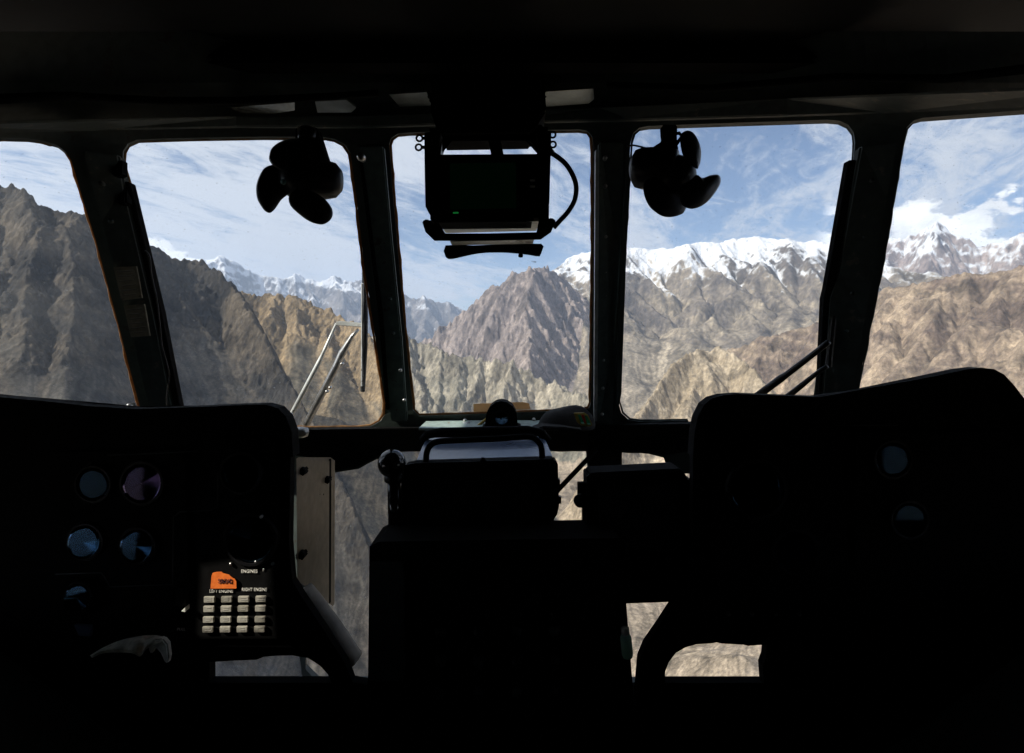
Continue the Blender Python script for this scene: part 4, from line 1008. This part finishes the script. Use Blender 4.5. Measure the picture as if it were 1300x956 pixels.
# tray below : horizontal pale plates seen from underneath
obj('tray', prism([(537, 281), (543, 279.5), (690, 277), (703.5, 278.5), (703, 283), (560, 285), (541, 286)], .99, 1.0), BLACK, od, bevel=.001)
obj('tray_end', prism([(541, 283), (557, 283), (567, 299), (549, 299), (542, 293)], .955, .975), BLACK, od, bevel=.001)
obj('tray_end', prism([(684, 280), (702, 279), (696, 294), (690, 298.5), (680.5, 299)], .955, .975), BLACK, od, bevel=.001)
def under(poly, z, m, name):
    bm = bmesh.new(); a = [bm.verts.new(P(x, y, z*FPX/(CY-y))) for x, y in poly]
    f = bm.faces.new(a); r = bmesh.ops.extrude_face_region(bm, geom=[f])
    for v in r['geom']:
        if isinstance(v, bmesh.types.BMVert): v.co.z += .006
    return obj(name, bm, m, od)
zu_ = .204
under([(557, 284), (684, 281), (681, 293), (566, 296)], zu_, CREAM, 'underside_plate')
under([(577, 288.6), (668, 286.2), (668, 287.4), (577, 289.8)], zu_-.001, BLACK, 'underside_slot')
obj('tray_front', tube([P(541, 282, .93), P(544, 292, .945), P(552, 301, .95), P(620, 301, .95), P(686, 299.5, .95), P(696, 292, .945), P(701, 280, .93)], .0062, 10), BLACK, od, smooth=True)
under([(571.5, 307), (678, 304.2), (676.5, 309.5), (574, 311.5)], .180, CREAM, 'underside_plate')
obj('visor', prism(smoothpoly([(565.7, 311.5), (565.7, 326), (573, 328), (585, 325.5), (599, 322.3), (613, 320.3), (627.5, 319.6), (645, 320), (659, 321.2), (673, 323), (685.5, 324.5), (687.5, 317), (687, 309.5), (640, 310), (600, 311.5)], 2), 1.085, 1.095), BLACK, od)
obj('catch', lathe([(0, -.004), (.004, -.003), (.005, 0), (.003, .006)], P(661, 324.5, 1.08), (0, 0, 1), 12), BLACK, od, smooth=True)
for x, y in ((531.5, 187), (532.5, 175.5), (702, 183.5), (701.5, 171)):
    c = P(x, y, D0+.005); obj('eye_ring', tube([c+Vector((math.cos(a)*.0052, 0, math.sin(a)*.0052)) for a in [2*math.pi*k/18 for k in range(18)]], .0018, 8, closed=True), STEEL if False else BLKPL, od, smooth=True)
    obj('stud', tube([c+Vector((.006 if x < 600 else -.006, 0, 0)), c+Vector((.016 if x < 600 else -.016, 0, 0))], .003, 8), BLKPL, od)
cb = smoothpoly([(697, 193), (706, 198), (718, 208), (727, 222), (731.5, 237), (729.5, 254), (721, 269), (711, 280), (703, 289)], 4, closed=False)
obj('cable', tube([P(x, y, D0+.02) for x, y in cb], .0044, 10), RUBBER, od, smooth=True)
obj('cable_gland', tube([P(695, 188, D0+.015), P(701, 195.5, D0+.02)], .0062, 10), BLKPL, od, smooth=True)

# ---------------------------------------------------------------- fans
def petal(cx, cy, a, b, ang, d, cup=.012, tx=0, ty=0, egg=0):
    """one cupped rubber fan blade; a, b semi-axes, ang its long axis, tx/ty lean in depth across the blade"""
    bm = bmesh.new(); R, K = 7, 28; rings = []; th = .003
    def pt(r, t, side):
        u = r*math.cos(t); v = r*math.sin(t)*(1+egg*math.cos(t)*r)
        x = (u*a*math.cos(ang)-v*b*math.sin(ang))/FPX; y = -(u*a*math.sin(ang)+v*b*math.cos(ang))/FPX
        q = P(cx, cy, d)+Vector((x*d, 0, y*d)); q.y += -cup*(1-r*r)+tx*u+ty*v+side*th*.5*(1 if r < .99 else .3); return q
    for side in (-1, 1):
        c = bm.verts.new(pt(0, 0, side)); rs = [[bm.verts.new(pt((i+1)/R, 2*math.pi*k/K, side)) for k in range(K)] for i in range(R)]
        for k in range(K): bm.faces.new((c, rs[0][k], rs[0][(k+1) % K]))
        for A_, B_ in zip(rs, rs[1:]):
            for k in range(K): bm.faces.new((A_[k], A_[(k+1) % K], B_[(k+1) % K], B_[k]))
        rings.append(rs[-1])
    for k in range(K): bm.faces.new((rings[0][k], rings[0][(k+1) % K], rings[1][(k+1) % K], rings[1][k]))
    return bm
def blade(pts, d, cup=.010, tx=.02, tz=.01):
    pts = smoothpoly(pts, 3); K = len(pts); R = 7; cx = sum(p[0] for p in pts)/K; cy = sum(p[1] for p in pts)/K
    bm = bmesh.new(); rims = []; span = max(abs(p[0]-cx)+abs(p[1]-cy) for p in pts)
    def pt(r, k, side):
        x = cx+(pts[k][0]-cx)*r; y = cy+(pts[k][1]-cy)*r
        q = P(x, y, d); q.y += -cup*(1-r*r)+tx*(x-cx)/span+tz*(cy-y)/span+side*.0016*(1 if r < .99 else .3); return q
    for side in (-1, 1):
        c = bm.verts.new(pt(0, 0, side)); rs = [[bm.verts.new(pt((i+1)/R, k, side)) for k in range(K)] for i in range(R)]
        for k in range(K): bm.faces.new((c, rs[0][k], rs[0][(k+1) % K]))
        for A_, B_ in zip(rs, rs[1:]):
            for k in range(K): bm.faces.new((A_[k], A_[(k+1) % K], B_[(k+1) % K], B_[k]))
        rims.append(rs[-1])
    for k in range(K): bm.faces.new((rims[0][k], rims[0][(k+1) % K], rims[1][(k+1) % K], rims[1][k]))
    return bm
FANB = mat('fan_rubber', (.012, .013, .014), .38, spec=.35, scale=15, bump=.03)
fl = empty('fan', P(390, 172, 1.0), 'black three-bladed rubber fan hanging at the top of the left windscreen', 'fan', 'cabin fans')
obj('blade', blade([(346,207),(337,211),(332,219),(328.5,232),(328,243),(330,254),(334,262),(339,269),(343.5,271.5),(347,270),(351,264),(356,253.5),(362,246.5),(368,238),(362,220),(354,210)], .985), FANB, fl, smooth=True)
obj('blade', blade([(370,250),(372,263),(383,274),(391,280),(398,283.5),(405,285),(411,284.5),(417,280),(420.5,273),(420,265),(417,259),(414,255),(409,250),(395,242),(380,240)], .985), FANB, fl, smooth=True)
obj('blade', blade([(346,207),(345.5,199),(347,191),(352,184),(358,179),(366,175),(374,173.5),(382,174),(395,190),(392,210),(370,222),(354,216)], .985), FANB, fl, smooth=True)
obj('hub', lathe([(0, -.022), (.012, -.020), (.026, -.010), (.034, .006), (.036, .02), (.030, .03)], P(374, 226, .99), (.25, 1, .05), 28), FANB, fl, smooth=True)
obj('motor', lathe([(.030, -.01), (.034, .01), (.0345, .045), (.031, .062), (.020, .072), (0, .075)], P(380, 226, 1.0), (.86, .5, .07), 28), BLKPL, fl, smooth=True)
obj('motor_badge', lathe([(0, -.002), (.004, -.0015), (.0045, .002)], P(359.5, 231, .962), (.25, 1, 0), 12), mat('teal_plastic', (.10, .22, .20), .4), fl, smooth=True)
obj('bracket', prism([(375, 160), (401, 160), (414, 201), (398, 215), (372, 212)], 1.0, 1.03), BLACK, fl, bevel=.003)
obj('bracket_clamp', lathe([(.014, 0), (.016, .004), (.016, .018), (.013, .022)], P(390, 178, 1.0), (0, 0, 1), 18), BLKPL, fl, smooth=True)
fr = empty('fan', P(852, 160, 1.0), 'black three-bladed rubber fan hanging at the top left of the right windscreen', 'fan', 'cabin fans')
obj('blade', blade([(862,175),(867,168),(874,164.5),(881,165.5),(887,172),(891,182),(892,192),(890,204),(887,211),(884,215.5),(876,212),(868,206),(863,195)], .985), FANB, fr, smooth=True)
obj('blade', blade([(884,222),(892,225.5),(902,221.5),(910,219.5),(915,219.5),(918,223),(917.5,230),(913,238),(905.5,248),(898,256),(890,262),(881,266),(872,267),(862,262),(860,245),(868,232)], .985), FANB, fr, smooth=True)
obj('blade', blade([(816,236),(815.5,245),(818,255),(823,264),(830,270),(838,274.5),(846,276),(855,275),(864,272),(871,267),(876,250),(865,230),(840,222),(822,228)], .985), FANB, fr, smooth=True)
obj('hub', lathe([(0, -.022), (.014, -.020), (.028, -.010), (.037, .006), (.040, .02), (.032, .03)], P(862, 222, .99), (-.2, 1, .05), 28), FANB, fr, smooth=True)
obj('motor', lathe([(.030, -.01), (.036, .01), (.0365, .050), (.033, .062), (.020, .070), (0, .072)], P(852, 213, 1.0), (-.9, .42, .10), 28), BLKPL, fr, smooth=True)
obj('bracket', prism([(841, 158), (860, 158), (857, 176), (862, 196), (843, 196), (845, 178)], 1.0, 1.02), BLACK, fr, bevel=.002)
obj('bracket_arm', tube([P(844, 176, 1.0), P(841, 183, 1.0), P(832, 189, 1.0)], .005, 8), BLACK, fr, smooth=True)
obj('bracket_arm', tube([P(857, 170, 1.0), P(862, 169, 1.0), P(866, 173, 1.0), P(858, 184, 1.0)], .0032, 8), BLACK, fr, smooth=True)
obj('cord', tube([P(x, y, 1.0) for x, y in smoothpoly([(797, 185.5), (804, 184.5), (814, 186.5), (824, 189), (836, 189)], 4, closed=False)], .0016, 6), RUBBER, fr, smooth=True)

# ---------------------------------------------------------------- things on the dash
cm = empty('standby_compass', P(636, 548, 1.33), 'round black compass housing standing on the dash in front of the centre window', 'compass')
obj('housing', prism([(616.5, 549), (616, 534), (617.5, 525), (622, 516.5), (629, 511), (636.5, 509.4), (644, 511), (651, 516), (655.5, 524), (657, 534), (657, 549)], 1.31, 1.37), BLACK, cm, bevel=.006)
obj('lens_ring', tube([P(636.5+9.5*math.cos(a), 531-9.5*math.sin(a), 1.305) for a in [2*math.pi*k/28 for k in range(28)]], 0.0018, 8, closed=True), BLACK, cm, smooth=True)
obj('lens', lathe([(0, -.004), (.008, -.0032), (.015, 0)], P(636.5, 531, 1.307), (0, 1, 0), 24), LENS, cm, smooth=True)
obj('base', prism([(612, 543), (661, 543), (664, 549), (609, 549)], 1.30, 1.38), BLACK, cm, bevel=.002)
cp_ = empty('cloth_cap', P(716, 544, 1.36), 'dark cloth cap lying on the dash with a yellow green and red badge', 'cap')
bm = bmesh.new(); K = 28; rings = []; cen = P(718, 544, 1.36)
for i in range(9):
    t = i/8*math.pi/2; ring = []
    for k in range(K):
        a = 2*math.pi*k/K; rx = 36/FPX*1.36; wob = 1+.05*math.sin(3*a+1)+.03*math.sin(7*a+i)
        hgt = 27.5/FPX*1.36*(1+.10*math.cos(a))
        ring.append(bm.verts.new(cen+Vector((math.cos(a)*rx*math.cos(t)**.62*wob, math.sin(a)*.05*math.cos(t)**.7, hgt*math.sin(t)))) if i < 8 else None)
    if i < 8: rings.append(ring)
for A_, B_ in zip(rings, rings[1:]):
    for k in range(K): bm.faces.new((A_[k], A_[(k+1) % K], B_[(k+1) % K], B_[k]))
bm.faces.new(rings[-1]); bm.faces.new(rings[0][::-1])
obj('crown', bm, BLKCL, cp_, smooth=True)
obj('brim', prism([(676, 546), (690, 541), (716, 542), (740, 546)], 1.28, 1.34), BLKCL, cp_, bevel=.002)
bd = obj('badge', prism([(728.5, 524.5), (741.5, 524), (746.5, 527), (752, 540), (747, 541.5), (738, 540.5), (733, 536)], 1.296, 1.302), YEL, cp_, bevel=.0008)
obj('badge_bar', prism([(733.5, 527), (737, 527), (742, 537), (737.5, 537)], 1.292, 1.297), GRN, bd)
obj('badge_bar', prism([(742.5, 527.5), (745.5, 528), (749.5, 538), (745.5, 538)], 1.292, 1.297), GRN, bd)
obj('badge_stripe', prism([(738.2, 527), (741, 527), (744.2, 537), (741.8, 537)], 1.292, 1.297), RED, bd)
for q in ([(737, 536.3), (741, 536.3), (742, 538), (738, 538)], [(745.5, 537.3), (749.5, 537.3), (750.3, 539), (746.3, 539)]):
    obj('badge_glint', prism(q, 1.290, 1.293), mat('mint_glint_paint', (.45, .85, .70), .2), bd)  # pale mint chips, glints on the bars put in as colour
cd = obj('card_strip', prism([(601, 513.3), (612, 512.3), (634, 511.8), (650, 511), (663, 510.6), (671.5, 512), (673.5, 519.5), (640, 521.5), (601, 523)], 1.425, 1.43), WOOD)
tag(cd, 'brown strip of card propped on the sill of the centre window behind the compass', 'card')
pc = empty('pencil', P(606, 543, 1.36), 'yellow pencil leaning on the dash left of the round compass', 'pencil')
obj('shaft', tube([P(603, 543.5, 1.36), P(619, 531, 1.37)], .0036, 6), YEL, pc)
obj('tip', tube([P(603, 543.5, 1.36), P(600, 545.8, 1.36)], [.0036, .0006], 6), WOOD, pc)
for x, y, r_, m_ in ((577, 541.5, .0045, RED), (586, 541.5, .004, BLACK), (593, 540.5, .005, CREAM), (599, 542, .003, BLACK)):
    pass
cl = empty('connector_cluster', P(588, 543, 1.385), 'small cluster of cable plugs on the pale shelf under the centre window', 'plug')
for i, (x, y, r_, m_) in enumerate(((572, 541, .0050, SEAL), (581, 541.5, .0040, BLACK), (589, 540.5, .0050, CREAM), (596, 541.5, .0040, BLACK), (592, 538, .003, STEEL))):
    obj('plug', lathe([(0, -.012), (r_*.8, -.010), (r_, -.002), (r_, .012)], P(x, y, 1.385), (.3*(i-2), 1, .3), 14), m_, cl, smooth=True)
obj('lead', tube([P(x, y, 1.38) for x, y in smoothpoly([(556, 544), (566, 541), (574, 542.5), (584, 539), (596, 541), (603, 543)], 4, closed=False)], .0018, 6), CORD, cl, smooth=True)

# folded cloth low on the left
fc = empty('folded_cloth', P(160, 850, .80), 'pale grey folded cloth draped at the bottom left below the round dials', 'cloth')
top_ = smoothpoly([(114, 832), (128, 823.5), (145, 815.5), (165, 809.5), (185, 806.5), (200, 806.5), (212, 810)], 5, closed=False)
bot_ = smoothpoly([(117, 835.5), (131, 829.5), (150, 828.5), (168, 829.5), (178, 833.5), (186, 824), (196, 820)], 5, closed=False)
bm = bmesh.new(); rows = []
n_ = len(top_)
for j in range(10):
    t = j/9; row = []
    for i in range(n_):
        x = top_[i][0]*(1-t)+bot_[i][0]*t; y = top_[i][1]*(1-t)+bot_[i][1]*t
        dd = .80-.020*math.sin(t*2.4)+.004*math.sin(i*.9+t*5)+.003*math.sin(i*.37-t*8)
        row.append(bm.verts.new(P(x, y, dd)))
    rows.append(row)
for A_, B_ in zip(rows, rows[1:]):
    for i in range(n_-1): bm.faces.new((A_[i], A_[i+1], B_[i+1], B_[i]))
bmesh.ops.solidify(bm, geom=bm.faces[:], thickness=.004)
obj('drape', bm, CLOTH, fc, smooth=True)
bm = bmesh.new()
q = [(189, 817), (196, 812), (206, 811), (212, 818), (214, 834), (212, 844), (208, 841), (203, 830), (196, 822), (191, 832), (188, 826)]
obj('fold', prism(q, .785, .795), CLOTH, fc, bevel=.002)

# ---------------------------------------------------------------- the other helicopter far ahead
dh = empty('helicopter', P(679, 333, 1900), 'tiny distant helicopter flying ahead just above the peak in the centre window', 'helicopter')
hc = P(679.2, 332.6, 1900); HB = mat('dark_airframe', (.05, .05, .055), .6)
def ell(c, s, bm=None):
    bm = bm or bmesh.new(); r = bmesh.ops.create_uvsphere(bm, u_segments=16, v_segments=10, radius=1)
    bmesh.ops.transform(bm, matrix=Matrix.Translation(c) @ Matrix.Diagonal((*s, 1)), verts=r['verts']); return bm
obj('fuselage', ell(hc, (4.2, 1.5, 1.4)), HB, dh, smooth=True)
obj('tail_boom', tube([hc+Vector((-2, 0, .4)), hc+Vector((-9, 0, 1.0))], [1.0, .35], 10), HB, dh)
obj('tail_fin', prism([(675.2, 331), (675.9, 331), (675.4, 332.4), (674.9, 332.4)], 1900, 1900.4), HB, dh)
obj('rotor_mast', tube([hc+Vector((.5, 0, 1)), hc+Vector((.5, 0, 2.6))], .35, 8), HB, dh)
for k in range(5):
    a = 2*math.pi*k/5+.3; obj('rotor_blade', box(hc+Vector((.5+math.cos(a)*4.2, math.sin(a)*4.2, 2.6)), (8.2, .5, .08), Matrix.Rotation(a, 3, 'Z')), HB, dh)
obj('landing_gear', box(hc+Vector((1.2, 0, -1.7)), (.6, 2.2, .9)), HB, dh)
